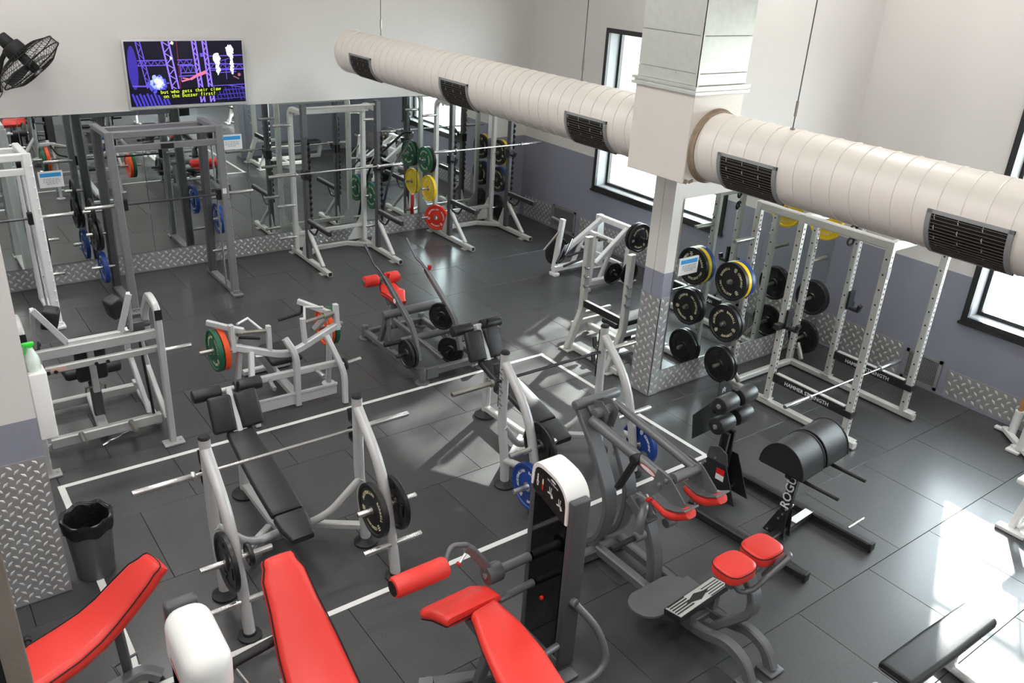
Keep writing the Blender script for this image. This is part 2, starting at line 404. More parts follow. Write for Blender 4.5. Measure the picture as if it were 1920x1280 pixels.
# ================================================================== the setting
XR, YB, ZC, YP, XL, YF = 9.85, 12.72, 6.5, 5.95, -3.2, -4.0
fl_ = struct('floor', rubber, box((XL, YF, -0.12), (XR, YB, -0.016)))
TX, TY, X0, Y0 = 0.985, 1.01, 8.565, 2.68
def tile_mesh(w, d):
    return pad((0, 0, -0.008), (w-0.004, d-0.004, 0.0155), 0.002, seg=1)
tm = bpy.data.meshes.new('tile'); tv, tf = tile_mesh(TX, TY); tm.from_pydata([tuple(v) for v in tv], [], tf); tm.materials.append(tilem)
row = 0; y = Y0-TY*3
while y < YB-0.02:
    d = min(TY, YB-y); off = 0 if row % 2 else TX/2
    x = X0+off-TX*13
    while x < XR-0.02:
        xa, xb = max(x, -2.9), min(x+TX, XR)
        if xb-xa > 0.05:
            if abs(xb-xa-TX) < 1e-4 and abs(d-TY) < 1e-4: me = tm
            else:
                me = bpy.data.meshes.new('tile'); a, b = tile_mesh(xb-xa, d); me.from_pydata([tuple(v) for v in a], [], b); me.materials.append(tilem)
            o = bpy.data.objects.new('tile', me); COL.objects.link(o); o.parent = fl_; o.location = ((xa+xb)/2, y+d/2, 0)
        x += TX
    y += TY; row += 1
struct('ceiling', ceilm, box((XL, YF, ZC), (XR+.4, YB+.2, ZC+.1)))
wb = struct('wall_back', wallm, box((XL, YB, -.12), (XR+.4, YB+.2, ZC)))
struct('wall_left', wallm, box((XL-.2, YF, -.12), (XL, YB+.2, ZC)))
struct('wall_front', wallm, box((XL-.2, YF-.2, -.12), (XR+.4, YF, ZC)))
WIN = [(8.1, 10.69), (1.5, 4.10), (-3.6, -2.4)]; WZ0, WZ1 = 1.0, 3.63
ws = [box((XR, YF, -.12), (XR+.36, YB, WZ0)), box((XR, YF, WZ1), (XR+.36, YB, ZC))]
ys = [YF]+[v for w in sorted(WIN) for v in w]+[YB]
for i in range(0, len(ys), 2): ws.append(box((XR, ys[i], WZ0), (XR+.36, ys[i+1], WZ1)))
wr = struct('wall_right', wallm, *ws)
def rectring(y0, y1, z0, z1, t, xa, xb):
    return [box((xa, y0, z0), (xb, y0+t, z1)), box((xa, y1-t, z0), (xb, y1, z1)), box((xa, y0+t, z0), (xb, y1-t, z0+t)), box((xa, y0+t, z1-t), (xb, y1-t, z1))]
for i, (a, b) in enumerate(WIN):
    w = bpy.data.objects.new('window_%d' % (i+1), None); COL.objects.link(w); w['kind'] = 'structure'; ORG[w.name] = V3((0, 0, 0))
    part(w, 'frame', winblk, *rectring(a, b, WZ0, WZ1, 0.07, XR-.03, XR+.02))
    part(w, 'reveal', wingrey, *rectring(a+.03, b-.03, WZ0+.03, WZ1-.03, 0.02, XR+.02, XR+.27))
    part(w, 'sash', winblk, *rectring(a+.05, b-.05, WZ0+.05, WZ1-.05, 0.045, XR+.24, XR+.30))
    part(w, 'transom', winblk, box((XR+.25, a+.09, 1.93), (XR+.29, b-.09, 1.98)))
    part(w, 'sill', winblk, box((XR-.05, a-.02, WZ0-.03), (XR+.05, b+.02, WZ0)))
    part(w, 'pane', glass, box((XR+.27, a+.09, WZ0+.09), (XR+.274, b-.09, 1.93)))
    part(w, 'pane', glass, box((XR+.27, a+.09, 1.98), (XR+.274, b-.09, WZ1-.09)))
# partitions and column
pr = struct('wall_partition_right', wallm, box((6.80, YP, 0), (XR, YP+.16, ZC)))
pl = struct('wall_partition_left', wallm, box((XL, 5.98, 0), (0.487, 6.12, ZC)))
cl = struct('column', wallm, box((6.66, 5.94, 0), (6.80, 6.10, ZC)), box((6.66, 6.105, 0), (6.80, 6.24, ZC)))
part(cl, 'checker_sheet', tread, box((6.654, 5.934, 0.01), (6.66, 6.246, 1.24)), box((6.654, 5.934, 0.01), (6.80, 5.94, 1.24)))
part(cl, 'tread', treadhi, checker(-.15, .15, .03, 1.23, .05, .068, basis((0, -1, 0), (0, 0, 1), (6.654, 6.09, 0))), checker(.0, .14, .03, 1.23, .05, .068, basis((1, 0, 0), (0, 0, 1), (6.657, 5.934, 0))), kind='stuff')
part(pl, 'checker_sheet', tread, box((-.9, 5.974, 0.01), (0.487, 5.98, 1.22)))
part(pl, 'tread', treadhi, checker(-.9, .48, .02, 1.21, .040, .054, basis((1, 0, 0), (0, 0, 1), (0, 5.974, 0))), kind='stuff')
# kick plates
def kick(parent, x0, x1, z0, z1, M, Mi):
    sh = box((x0, z0, -.006), (x1, z1, 0)); part(parent, 'kick_plate', tread, place(sh, M))
    part(parent, 'tread', treadhi, checker(x0+.02, x1-.02, z0+.012, z1-.012, .052, .072, M), kind='stuff')
Mb = basis((1, 0, 0), (0, 0, 1), (0, YB-.006, 0)); Mp = basis((1, 0, 0), (0, 0, 1), (0, YP-.006, 0)); Mr = basis((0, -1, 0), (0, 0, 1), (XR-.006, 0, 0))
for xa, xb in ((-3.1, 0.6), (0.6, 3.0), (3.0, 5.4), (5.4, 7.8), (7.8, 9.8)): kick(wb, xa, xb, 0.01, .30, Mb, 0)
kick(pr, 6.81, 8.3, .01, .31, Mp, 0); kick(pr, 8.3, 9.84, .01, .31, Mp, 0)
kick(wr, -12.6, -11.75, .03, .42, Mr, 0); kick(wr, -10.95, -9.0, .03, .42, Mr, 0); kick(wr, -9.0, -6.2, .03, .42, Mr, 0)
kick(wr, -5.93, -4.68, .03, .46, Mr, 0); kick(wr, -4.06, -2.0, .03, .36, Mr, 0); kick(wr, -2.0, 0.5, .03, .36, Mr, 0)
struct('baseboard_right', wallm, box((XR-.012, -4, 0), (XR, YP, .028)), box((XR-.012, YP+.16, 0), (XR, YB, .028)))
# mirrors
mb = thing('wall_mirror', 'wide wall mirror of tall panes behind the squat racks', 'mirror', (3, YB, .3))
for xa in (-3.0, -1.5, 0, 1.5, 3.0, 4.5, 6.0, 7.5):
    part(mb, 'pane', mirrorm, pad((xa+.75, YB-.012, 1.335), (1.496, .012, 2.05), .002, seg=1), smooth=False)
mp = thing('wall_mirror', 'mirror on the partition beside the metal clad column, behind the power rack', 'mirror', (8.3, YP, .3))
for xa, xb in ((6.82, 8.32), (8.324, 9.84)):
    part(mp, 'pane', mirrorm, pad(((xa+xb)/2, YP-.012, 1.335), (xb-xa, .012, 2.05), .002, seg=1), smooth=False)
# wall vents
def vent(y0, y1, z0, z1, label):
    T = thing('wall_vent', label, 'vent', (XR, (y0+y1)/2, z0), 'perforated wall vents')
    part(T, 'backing', black, box((XR-.006, y0, z0), (XR-.003, y1, z1)))
    part(T, 'frame', grillem, *[box(*q) for q in (((XR-.02, y0, z0), (XR-.004, y0+.04, z1)), ((XR-.02, y1-.04, z0), (XR-.004, y1, z1)), ((XR-.02, y0, z0), (XR-.004, y1, z0+.04)), ((XR-.02, y0, z1-.04), (XR-.004, y1, z1)))])
    sh = []
    n = int((y1-y0-.08)/.022); m = int((z1-z0-.08)/.022)
    for i in range(n+1): yy = y0+.04+i*(y1-y0-.08)/n; sh.append(box((XR-.014, yy-.005, z0+.04), (XR-.009, yy+.005, z1-.04)))
    for i in range(m+1): zz = z0+.04+i*(z1-z0-.08)/m; sh.append(box((XR-.014, y0+.04, zz-.005), (XR-.009, y1-.04, zz+.005)))
    part(T, 'mesh_grid', grillem, *sh, kind='stuff')
vent(4.15, 4.62, .03, .43, 'square perforated vent low on the wall right of the power rack')
vent(11.06, 11.70, .03, .46, 'square perforated vent low on the wall behind the white machine')
# outside
struct('ground_outside', concrete, box((XR+.4, -30, -.5), (60, 45, -.3)))
def tree(x, y, h, label, n=900, rx=1.8, zc=4.0):
    T = thing('tree', label, 'tree', (x, y, -.3), 'trees outside the windows')
    part(T, 'trunk', barkm, tube([(x, y, -.3), (x+.1, y+.1, h*.5), (x-.1, y, h*.9)], .14, n=8))
    vs = []; fs = []
    for i in range(n):
        a, b, c = random.random()*2*PI, math.acos(random.uniform(-1, 1)), random.random()**.4
        p = V3((x+rx*c*math.cos(a)*math.sin(b), y+rx*c*math.sin(a)*math.sin(b), zc+1.5*c*math.cos(b)))
        d = V3((random.gauss(0, 1), random.gauss(0, 1), random.gauss(0, 1))).normalized(); e = d.orthogonal().normalized(); s = random.uniform(.07, .15)
        o = len(vs); vs += [p-d*s, p+e*s*.5, p+d*s, p-e*s*.5]; fs.append((o, o+1, o+2, o+3))
    part(T, 'foliage', leafm, (vs, fs), kind='stuff', smooth=False)
struct('sun_block_eave', concrete, box((XR+.36, YF, 3.75), (XR+1.3, YB+.2, 3.9)))  # unseen overhang, added to cut off the high sun through the windows
struct('sun_block_fin', concrete, box((XR+.36, 10.69, -.3), (XR+1.9, 10.9, 3.75)))  # unseen blocker, added to keep sun off the far half of the far window
tree(15.3, 12.35, 5.4, 'leafy tree outside, unseen canopy set in the sun path to the window beside the duct box', 900, 1.7, 5.3)  # canopy placed out of view in the sun path to dim the far floor patch
tree(21.5, 21.0, 7.0, 'leafy tree further off outside the gym', 1200, 2.4, 3.5)

# ================================================================== ceiling lamps (out of view above)
def lamp(x, y, label):
    T = thing('ceiling_light', label, 'ceiling light', (x, y, ZC), 'strip lights on the gym ceiling')
    part(T, 'housing', whitep, box((x-.75, y-.17, ZC-.07), (x+.75, y+.17, ZC-.002)))
    part(T, 'diffuser', lampm, box((x-.72, y-.14, ZC-.085), (x+.72, y+.14, ZC-.07)))
    L = bpy.data.lights.new('ceiling_light', 'AREA'); L.shape = 'RECTANGLE'; L.size = 1.4; L.size_y = .28; L.energy = LAMP_POWER; L.color = (1, .985, .955)
    o = bpy.data.objects.new('lamp_emitter', L); COL.objects.link(o); o.location = (0, 0, -.1); o.parent = T
for i, x in enumerate((-1.0, 2.2, 8.0)):
    for j, y in enumerate((-2.0, 1.8, 5.0, 8.4, 11.0)):
        if i == 2 and j > 3: continue      # no strip light over the window corner
        lamp(x, y, '%s ceiling strip light over the %s of the gym' % (('left', 'middle', 'right')[i], ('balcony', 'red machines', 'benches', 'row machines', 'squat racks')[j]))

# ================================================================== air duct
DX, DZ, DR = 5.93, 3.19, 0.298
def duct(y0, y1, grilles, label):
    T = thing('air_duct', label, 'air duct', (DX, (y0+y1)/2, DZ-DR))
    part(T, 'shell', ductw, lathe([(DR-.04, 0), (DR, 0), (DR, y1-y0), (DR-.04, y1-y0), (.001, y1-y0)] if y1 > 11 else [(DR, 0), (DR, y1-y0)], 48, (DX, y0, DZ), (0, 1, 0), cap=(y1 < 11)))
    pitch = 0.165; n = int((y1-y0-.06)/pitch*24); pts = []
    for i in range(n):
        a = -2*PI*i/24; pts.append((DX+(DR+.001)*math.cos(a), y0+.03+pitch*i/24, DZ+(DR+.001)*math.sin(a)))
    part(T, 'spiral_seam', ductw, sweep(pts, [(-.005, -.004), (.005, -.004), (.003, .006), (-.003, .006)], up=(0, 1, 0)))
    for ye in ((y0, y0+.03), (y1-.03, y1)):
        part(T, 'end_band', ductw, lathe([(DR+.001, 0), (DR+.012, .003), (DR+.012, ye[1]-ye[0]), (DR+.001, ye[1]-ye[0]+.003)], 48, (DX, ye[0], DZ), (0, 1, 0), cap=False))
    for ga, gb in grilles:
        a0, a1 = math.radians(172), math.radians(246); N = 16
        def arc(rad, y, k): a = a0+(a1-a0)*k/N; return V3((DX+rad*math.cos(a), y, DZ+rad*math.sin(a)))
        def patch(ya, yb, ka, kb, rad, th):
            v = []; fs = []
            for k in range(ka, kb+1): v += [arc(rad, ya, k), arc(rad, yb, k), arc(rad+th, yb, k), arc(rad+th, ya, k)]
            m = kb-ka
            for k in range(m):
                for q in range(4): fs.append((k*4+q, k*4+(q+1) % 4, (k+1)*4+(q+1) % 4, (k+1)*4+q))
            fs += [(3, 2, 1, 0), (m*4, m*4+1, m*4+2, m*4+3)]
            return v, fs
        G = part(T, 'grille', grillem, patch(ga, ga+.035, 0, N, DR+.002, .016), patch(gb-.035, gb, 0, N, DR+.002, .016), patch(ga, gb, 0, 1, DR+.002, .016), patch(ga, gb, N-1, N, DR+.002, .016))
        part(G, 'grille_back', black, patch(ga+.03, gb-.03, 1, N-1, DR+.001, .003))
        for k in range(14):
            a = a0+(a1-a0)*(k+1.6)/(14+2.2); c = V3((DX+(DR+.012)*math.cos(a), (ga+gb)/2, DZ+(DR+.012)*math.sin(a)))
            part(G, 'slat', slatm, cbox(c, (.003, gb-ga-.07, .015), (0, -a+PI/2+0.5, 0)))
    return T
duct(5.642, 11.9, [(10.78, 11.42), (8.39, 9.01), (6.0, 6.62)], 'white spiral air duct running from the duct box to the TV wall')
DN = duct(-1.2, 4.928, [(4.01, 4.61), (2.18, 2.76), (0.3, 0.9)], 'white spiral air duct nearer the camera, crossing over the power rack')
part(DN, 'duct_collar', rustm, lathe([(DR+.002, 0), (DR+.03, 0), (DR+.025, .012), (DR+.014, .02), (DR+.014, .05), (DR+.002, .05)], 48, (DX, 4.9285, DZ), (0, -1, 0), cap=False))
DB = thing('duct_riser', 'square air riser, painted box below and bare galvanised duct above', 'air duct', (DX, 5.28, 2.88))
BX0, BX1, BY0, BY1 = 5.60, 6.24, 4.93, 5.64
part(DB, 'painted_box', ductw, pad(((BX0+BX1)/2, (BY0+BY1)/2, 3.265), (BX1-BX0, BY1-BY0, .76), .006, seg=1))
part(DB, 'flange', galv, box((BX0-.03, BY0-.03, 3.645), (BX1+.03, BY1+.03, 3.668)), box((BX0-.03, BY0-.03, 3.690), (BX1+.03, BY1+.03, 3.712)), box((BX0-.012, BY0-.012, 3.66), (BX1+.012, BY1+.012, 3.70)))
zz = 3.712
while zz < ZC-.01:
    z2 = min(zz+(.10 if zz < 3.72 else .30), ZC)
    part(DB, 'duct_section', galv, pad(((BX0+BX1)/2, (BY0+BY1)/2, (zz+z2)/2), (BX1-BX0-.006, BY1-BY0-.006, z2-zz-.003), .004, seg=1)); zz = z2
part(DB, 'rust_patch', rustm, pad((5.63, 4.927, 2.905), (.05, .006, .04), .003, (0, .3, 0), 1), pad((5.70, 4.927, 2.90), (.06, .006, .03), .003, (0, -.2, 0), 1))
part(DB, 'corner_angle', galv, box((BX0-.006, BY0-.006, 3.712), (BX0+.022, BY0-.0, ZC)), box((BX0-.006, BY0-.006, 3.712), (BX0, BY0+.022, ZC)))
for x, y, lab in ((5.96, 11.1, 'thin steel wire holding up the far end of the duct'), (5.96, 6.79, 'thin steel wire holding the duct left of the riser box'), (5.90, 4.13, 'thin steel wire holding the duct right of the riser box')):
    T = thing('hanging_wire', lab, 'wire', (x, y, DZ+DR), 'wires hanging the air duct')
    part(T, 'wire', chargrey, cyl((x, y, DZ+DR-.01), (x, y, ZC), .005, n=6))
    part(T, 'turnbuckle', worn, cyl((x, y, DZ+DR+.10), (x, y, DZ+DR+.22), .012, n=8), cyl((x, y, DZ+DR-.01), (x, y, DZ+DR+.012), .02, n=8))

# ================================================================== TV, fan, signs
TVX0, TVX1, TVZ0, TVZ1, TVY = 2.89, 4.54, 2.385, 3.305, 12.615
tv = thing('television', 'flat television on the wall above the mirror, showing a purple lit stage', 'television', (3.71, 12.7, TVZ0))
part(tv, 'bezel', silverB, pad(((TVX0+TVX1)/2, TVY+.035, (TVZ0+TVZ1)/2), (TVX1-TVX0, .05, TVZ1-TVZ0), .008))
part(tv, 'wall_bracket', black, box((3.4, TVY+.06, 2.6), (4.0, YB, 3.1)))
sc = part(tv, 'screen', emis('tv_dark', (.003, .002, .014, 1), 1.0), box((TVX0+.022, TVY+.004, TVZ0+.045), (TVX1-.022, TVY+.012, TVZ1-.022)))
SX0, SX1, SZ0, SZ1 = TVX0+.022, TVX1-.022, TVZ0+.045, TVZ1-.022
def uv(a, b, d=0): return V3((SX0+(SX1-SX0)*a, TVY+.003-d, SZ1-(SZ1-SZ0)*b))
def seg(a, b, c, d, w, dep=0):
    p, q = uv(a, b, dep), uv(c, d, dep); t = (q-p).normalized(); n = V3((-t.z, 0, t.x))*w/2
    return [p-n, p+n, q+n, q-n], [(0, 1, 2, 3)]
def blob(a, b, ra, rb, dep, n=14, jag=0):
    return [uv(a+ra*(1+jag*random.uniform(-1, 1))*math.cos(2*PI*i/n), b+rb*(1+jag*random.uniform(-1, 1))*math.sin(2*PI*i/n), dep) for i in range(n)], [tuple(range(n))]
pur = []; pur2 = []
def truss(a0, b0, a1, b1, w, n, lst, lw=.014):
    p, q = V3((a0, b0, 0)), V3((a1, b1, 0)); d = q-p; nx = V3((-d.y*.56, d.x/.56, 0)); nx = nx/(math.hypot(nx.x*1.6, nx.y*.9))*w/2
    lst += [seg(p.x-nx.x, p.y-nx.y, q.x-nx.x, q.y-nx.y, lw, .001), seg(p.x+nx.x, p.y+nx.y, q.x+nx.x, q.y+nx.y, lw, .001)]
    for i in range(n):
        s = -1 if i % 2 else 1; a = p+d*(i/n)+nx*s; b = p+d*((i+1)/n)-nx*s; lst.append(seg(a.x, a.y, b.x, b.y, lw*.6, .001))
truss(.335, 0, .385, .78, .09, 9, pur, .022); truss(.575, 0, .61, .98, .05, 12, pur, .022); truss(.665, 0, .695, .98, .05, 12, pur, .022)
truss(.11, 0, .165, .72, .055, 8, pur2); truss(.09, .33, .34, .33, .07, 9, pur2); truss(.42, .33, .55, .33, .07, 5, pur2); truss(.44, .44, .57, .44, .10, 6, pur2); truss(.70, .40, 1.0, .42, .07, 8, pur2)
pur2 += [seg(.70, .24, 1, .235, .014, .001), seg(.03, .68, .16, .69, .02, .001), seg(.70, .72, 1, .71, .01, .001), seg(.85, .72, 1, .77, .01, .001), seg(.76, .51, .93, .50, .012, .001), seg(.62, .22, .66, .22, .05, .001), seg(.44, .38, .44, .62, .014, .001), seg(.42, .55, .56, .54, .014, .001), seg(.84, .3, .84, .62, .01, .001), seg(.70, .47, 1.0, .46, .012, .001), seg(.78, .33, .9, .27, .008, .001)]
part(sc, 'picture_truss', emis('tv_lilac', (.32, .20, 1.0, 1), 1.1), *pur, smooth=False, kind='stuff'); part(sc, 'picture_beams', emis('tv_violet', (.16, .10, .75, 1), 1.0), *pur2, smooth=False, kind='stuff')
part(sc, 'picture_haze', emis('tv_blue', (.05, .03, .40, 1), 1.0), blob(.05, .4, .04, .34, .0004), smooth=False)
part(sc, 'picture_curtain', emis('tv_curtain', (.07, .05, .55, 1), 1.0), *[seg(.02+.03*i, .80+.02*(i % 2), .05+.03*i, 1.0, .028, .0005) for i in range(10)], smooth=False, kind='stuff')
part(sc, 'picture_stage', emis('tv_stage', (.06, .04, .45, 1), 1.0), *[seg(.70+.03*i, .72+.03*(i % 3), .72+.03*i, .97-.02*(i % 4), .012, .0005) for i in range(10)], *[seg(.70, .80+.07*k, 1.0, .785+.07*k, .012, .0006) for k in range(3)], smooth=False, kind='stuff')
def spray(a, b, ra, rb, n, m, dep):
    out = []
    for i in range(n):
        t = random.random()*2*PI; q_ = random.random()**.6; out.append(blob(a+ra*q_*math.cos(t), b+rb*q_*math.sin(t), m*random.uniform(.4, 1)*.6, m*random.uniform(.6, 1.2), dep+.00001*i, 7, .3))
    return out
part(sc, 'picture_mist', emis('tv_mist', (.10, .10, .75, 1), 1.0), *spray(.24, .66, .085, .14, 60, .03, .0010), smooth=False, kind='stuff')
part(sc, 'picture_spray', emis('tv_glow', (.35, .45, 1.0, 1), 1.3), *spray(.235, .63, .055, .10, 60, .025, .0018), smooth=False, kind='stuff')
part(sc, 'picture_flame', emis('tv_white', (.92, .9, 1.0, 1), 1.6), *spray(.24, .64, .03, .06, 40, .02, .0026), *spray(.89, .16, .03, .08, 40, .03, .0026), *spray(.765, .27, .024, .07, 36, .028, .0026), *spray(.895, .35, .012, .18, 36, .022, .0026), *spray(.768, .42, .013, .14, 36, .022, .0026), *spray(.39, .03, .012, .02, 10, .014, .0026), *spray(.37, .26, .010, .015, 10, .012, .0026), smooth=False, kind='stuff')
part(sc, 'picture_performer', emis('tv_pink', (.85, .22, .38, 1), 1.0), seg(.44, .63, .53, .59, .022, .0031), seg(.52, .60, .59, .53, .035, .0032), seg(.58, .54, .66, .49, .045, .0033), seg(.45, .575, .53, .605, .016, .0031), smooth=False, kind='stuff')
part(sc, 'picture_onlooker', emis('tv_skin', (.45, .16, .22, 1), 1.0), blob(.955, .55, .014, .026, .0031), seg(.90, .57, .95, .62, .012, .0031), smooth=False, kind='stuff')
part(sc, 'picture_pole', emis('tv_red', (.30, .02, .03, 1), 1.0), seg(.43, 0, .425, .75, .008, .0009), smooth=False)
part(sc, 'caption_box', emis('tv_black', (0, 0, 0, 1), 0.0), seg(.225, .792, .80, .768, .066, .0042), smooth=False); part(sc, 'caption_box', black, seg(.255, .86, .745, .84, .066, .0042), smooth=False)
capm = emis('tv_yellow', (.75, .95, .05, 1), 1.1)
ang = math.atan2((.792-.768)*(SZ1-SZ0), (.80-.225)*(SX1-SX0))
def cap(s_, a, b, sz, pitch):
    out = []; p = uv(a, b, .005); ca, sa = math.cos(ang), math.sin(ang)
    for i, ch in enumerate(s_):
        if ch == ' ': continue
        d = (i-(len(s_)-1)/2)*pitch
        gl = text(ch, sz, .0002, 0, .0004); zb = min(v.y for v in text('x', sz, .0002, 0, .0004)[0])
        cu_ = [V3((v.x*1.05, v.y, v.z)) for v in gl[0]]
        off = 0
        out.append(place((cu_, gl[1]), basis((ca, 0, sa), (-sa, 0, ca), (p.x+d*ca-off*sa*0, p.y, p.z+d*sa+off))))
    return out
part(sc, 'caption', capm, *cap('but who gets their claw', .512, .780, .070, .0365), *cap('on the buzzer first?', .50, .850, .070, .0365), smooth=False, kind='stuff')

fan = thing('wall_fan', 'black caged wall fan mounted high at the left of the television', 'fan', (1.65, 12.25, 3.1))
fc_, fn = V3((1.66, 12.22, 3.13)), V3((0.592, -0.312, -0.743)).normalized()
q = fn.to_track_quat('Z', 'Y').to_matrix()
FR = .43
sh = [ring(fc_+fn*.10, FR, .008, fn, 40), ring(fc_+fn*.0, FR*.98, .006, fn, 40)]
for k in range(48):
    a = 2*PI*k/48; d = q @ V3((math.cos(a), math.sin(a), 0))
    sh.append(tube([fc_-fn*.10+d*.09, fc_-fn*.075+d*FR*.6, fc_+d*FR*.97, fc_+fn*.10+d*FR, fc_+fn*.19+d*FR*.6, fc_+fn*.2+d*.07], .0028, n=4))
for rr, dz in ((.16, -.085), (.25, -.07), (.33, -.035), (.16, .195), (.27, .17)): sh.append(ring(fc_+fn*dz, rr, .003, fn, 28, 4))
part(fan, 'cage', black, *sh)
part(fan, 'motor', black, cyl(fc_-fn*.36, fc_-fn*.20, .075, .085, bev=.02), cyl(fc_-fn*.22, fc_-fn*.06, .125, .135, bev=.02))
part(fan, 'hub', black, cyl(fc_-fn*.06, fc_+fn*.17, .06, bev=.01))
for k in range(3):
    a = 2*PI*k/3+.4; d = q @ V3((math.cos(a), math.sin(a), 0)); e = fn.cross(d)
    o = fc_+fn*.07; c = lambda s, w, z: o+d*s+e*w+fn*z
    v = [c(.05, -.05, -.03), c(.2, -.13, -.04), c(.36, -.10, -.03), c(.37, .05, .03), c(.22, .10, .04), c(.05, .04, .03)]
    part(fan, 'blade', greypl, (v+[p+fn*.006 for p in v], [(0, 1, 2, 3, 4, 5), (11, 10, 9, 8, 7, 6)]+[(i, (i+1) % 6, 6+(i+1) % 6, 6+i) for i in range(6)]))
part(fan, 'bracket', black, bar([fc_-fn*.22, fc_-fn*.2+V3((-.12, .05, -.16)), V3((1.36, 12.5, 2.86)), V3((1.30, 12.71, 2.82))], .05, .05), box((1.2, 12.68, 2.68), (1.4, 12.719, 2.98)))
part(fan, 'cord', greypl, tube(fillet([(1.36, 12.4, 2.92), (1.40, 12.5, 2.72), (1.33, 12.6, 2.6), (1.22, 12.7, 2.5)], .1), .006, n=6))

def notice(cx, y, cz, w, h, tilt, label):
    T = thing('notice_sign', label, 'sign', (cx, y, cz), 'notice signs stuck to the mirrors', rot=(0, tilt, 0), local=True)
    b = part(T, 'sheet', pale, cbox((0, 0, 0), (w, .004, h)))
    part(b, 'header', signblue, box((-w*.43, -.0045, h*.16), (w*.43, -.002, h*.40)))
    part(b, 'lettering', pale, place(text('NOTICE', h*.21, .0002, 0, .0006), basis((1, 0, 0), (0, 0, 1), (0, -.0042, h*.275))))
    sh = []
    for i in range(4):
        x = -w*(.33 if i < 3 else .2)
        while x < w*(.33 if i < 3 else .2):
            l = random.uniform(.018, .04); sh.append(box((x, -.0045, h*(.03-.10*i)-.004), (min(x+l, w*.38), -.002, h*(.03-.10*i)+.004))); x += l+.009
    part(b, 'small_print', signink, *sh)
notice(1.78, YB-.026, 1.52, .30, .22, 0, 'white notice sign with blue header on the mirror left of the grey rack')
notice(4.28, YB-.026, 1.83, .31, .22, 0, 'white notice sign with blue header on the mirror just below the television')
notice(7.02, YP-.026, 1.57, .31, .20, 0, 'white notice sign with blue header on the mirror beside the column')

# ================================================================== floor marking
ft = thing('floor_tape', 'white tape rectangle stuck on the black floor around the two decline benches', 'floor tape', (3.4, 6, 0))
for a, b in (((.66, 7.44), (6.30, 7.49)), ((6.24, 4.70), (6.29, 7.44)), ((.66, 4.65), (6.29, 4.70)), ((.66, 4.70), (.715, 7.44)), ((.66, 2.6), (.715, 4.65))):
    part(ft, 'tape_strip', tapem, box((a[0], a[1], .0002), (b[0], b[1], .0022)))

# ================================================================== weight plates and barbells
def plate_proto(kind, bodym, R, th, ink, style):
    T = thing('weight_plate', 'x', 'weight plate', (0, 0, 0), local=True)
    t = th/2
    if style == 'bumper':
        pr_ = [(.026, -t*.75), (.07, -t*.75), (.085, -t*.55), (R*.86, -t*.55), (R*.9, -t*.95), (R*.985, -t*.95), (R, -t*.8), (R, t*.8), (R*.985, t*.95), (R*.9, t*.95), (R*.86, t*.55), (.085, t*.55), (.07, t*.75), (.026, t*.75), (.026, -t*.75)]
    else:
        pr_ = [(.026, -t), (.055, -t), (.065, -t*.3), (R*.84, -t*.3), (R*.88, -t), (R*.97, -t), (R, -t*.6), (R, t*.6), (R*.97, t), (R*.88, t), (R*.84, t*.3), (.065, t*.3), (.055, t), (.026, t), (.026, -t)]
    part(T, 'disc', bodym, lathe(pr_, 44, cap=False))
    part(T, 'hub', chrome if style == 'bumper' and kind not in ('black',) else worn, lathe([(.0255, -t*.8), (.045 if kind != 'black' else .033, -t*.8), (.045 if kind != 'black' else .033, t*.8), (.0255, t*.8), (.0255, -t*.8)], 24, cap=False))
    zf = t*.55+.0008 if style == 'bumper' else t*.3+.0008
    if style == 'bumper':
        sh = []
        for sgn in (1, -1):
            L = arc_text('AUSTRALIAN', R*.66, R*.17, PI*.0, 1.45)+arc_text('BARBELL', R*.66, R*.17, PI*1.44, 1.0)+arc_text('COMPANY', R*.66, R*.17, PI*.80, 1.0)
            for am in (PI*.42, PI*1.08):
                for k, (rr, w) in enumerate(((.74, .10), (.66, .12), (.58, .08))):
                    L.append(([Matrix.Rotation(am, 3, 'Z') @ p for p in cbox((R*rr, 0, 0), (R*.05, R*w*1.6, .0012))[0]], box((0, 0, 0), (1, 1, 1))[1]))
            for v, fc in L:
                sh.append(([V3((p.x, p.y*sgn, sgn*(p.z+zf))) for p in v], fc))
        part(T, 'lettering', ink, *sh, smooth=False, kind='stuff')
    else:
        sh = []
        for sgn in (1, -1):
            for k in range(3):
                a = 2*PI*k/3+.5; c = V3((R*.57*math.cos(a), R*.57*math.sin(a), sgn*(t*.3+.004)))
                M = Matrix.Rotation(a+PI/2, 3, 'Z'); p_, f_ = pad((0, 0, 0), (R*.5, R*.17, .012), .005, seg=2)
                part(T, 'grip', bodym, ([M @ v+c for v in p_], f_))
    return T
PROTO = {}
KINDS = {'black': (bump_blk, .225, .05, cream, 'bumper'), 'green': (bump_grn, .225, .055, cream, 'bumper'), 'yellow': (bump_yel, .225, .055, cream, 'bumper'),
         'red': (bump_red, .225, .06, pale, 'bumper'), 'blue': (bump_blu, .225, .06, pale, 'bumper'), 'orange': (bump_org, .225, .06, cream, 'bumper'),
         'iron': (iron, .225, .04, pale, 'iron'), 'iron_mid': (iron, .175, .035, pale, 'iron'), 'iron_small': (iron, .09, .028, pale, 'iron')}
def plate(kind, c, nx, label, group, spin=0.0):
    """plate with its face looking along nx (+1/-1 along X)"""
    if kind not in PROTO:
        b = KINDS[kind]; T = plate_proto(kind, *b); PROTO[kind] = T
    else:
        T = dup(PROTO[kind])
    T.location = c; T['label'] = label; T['group'] = group
    T.rotation_euler = (Matrix.Rotation(nx*PI/2, 3, 'Y') @ Matrix.Rotation(spin, 3, 'Z')).to_euler()
    return T
BARP = {}
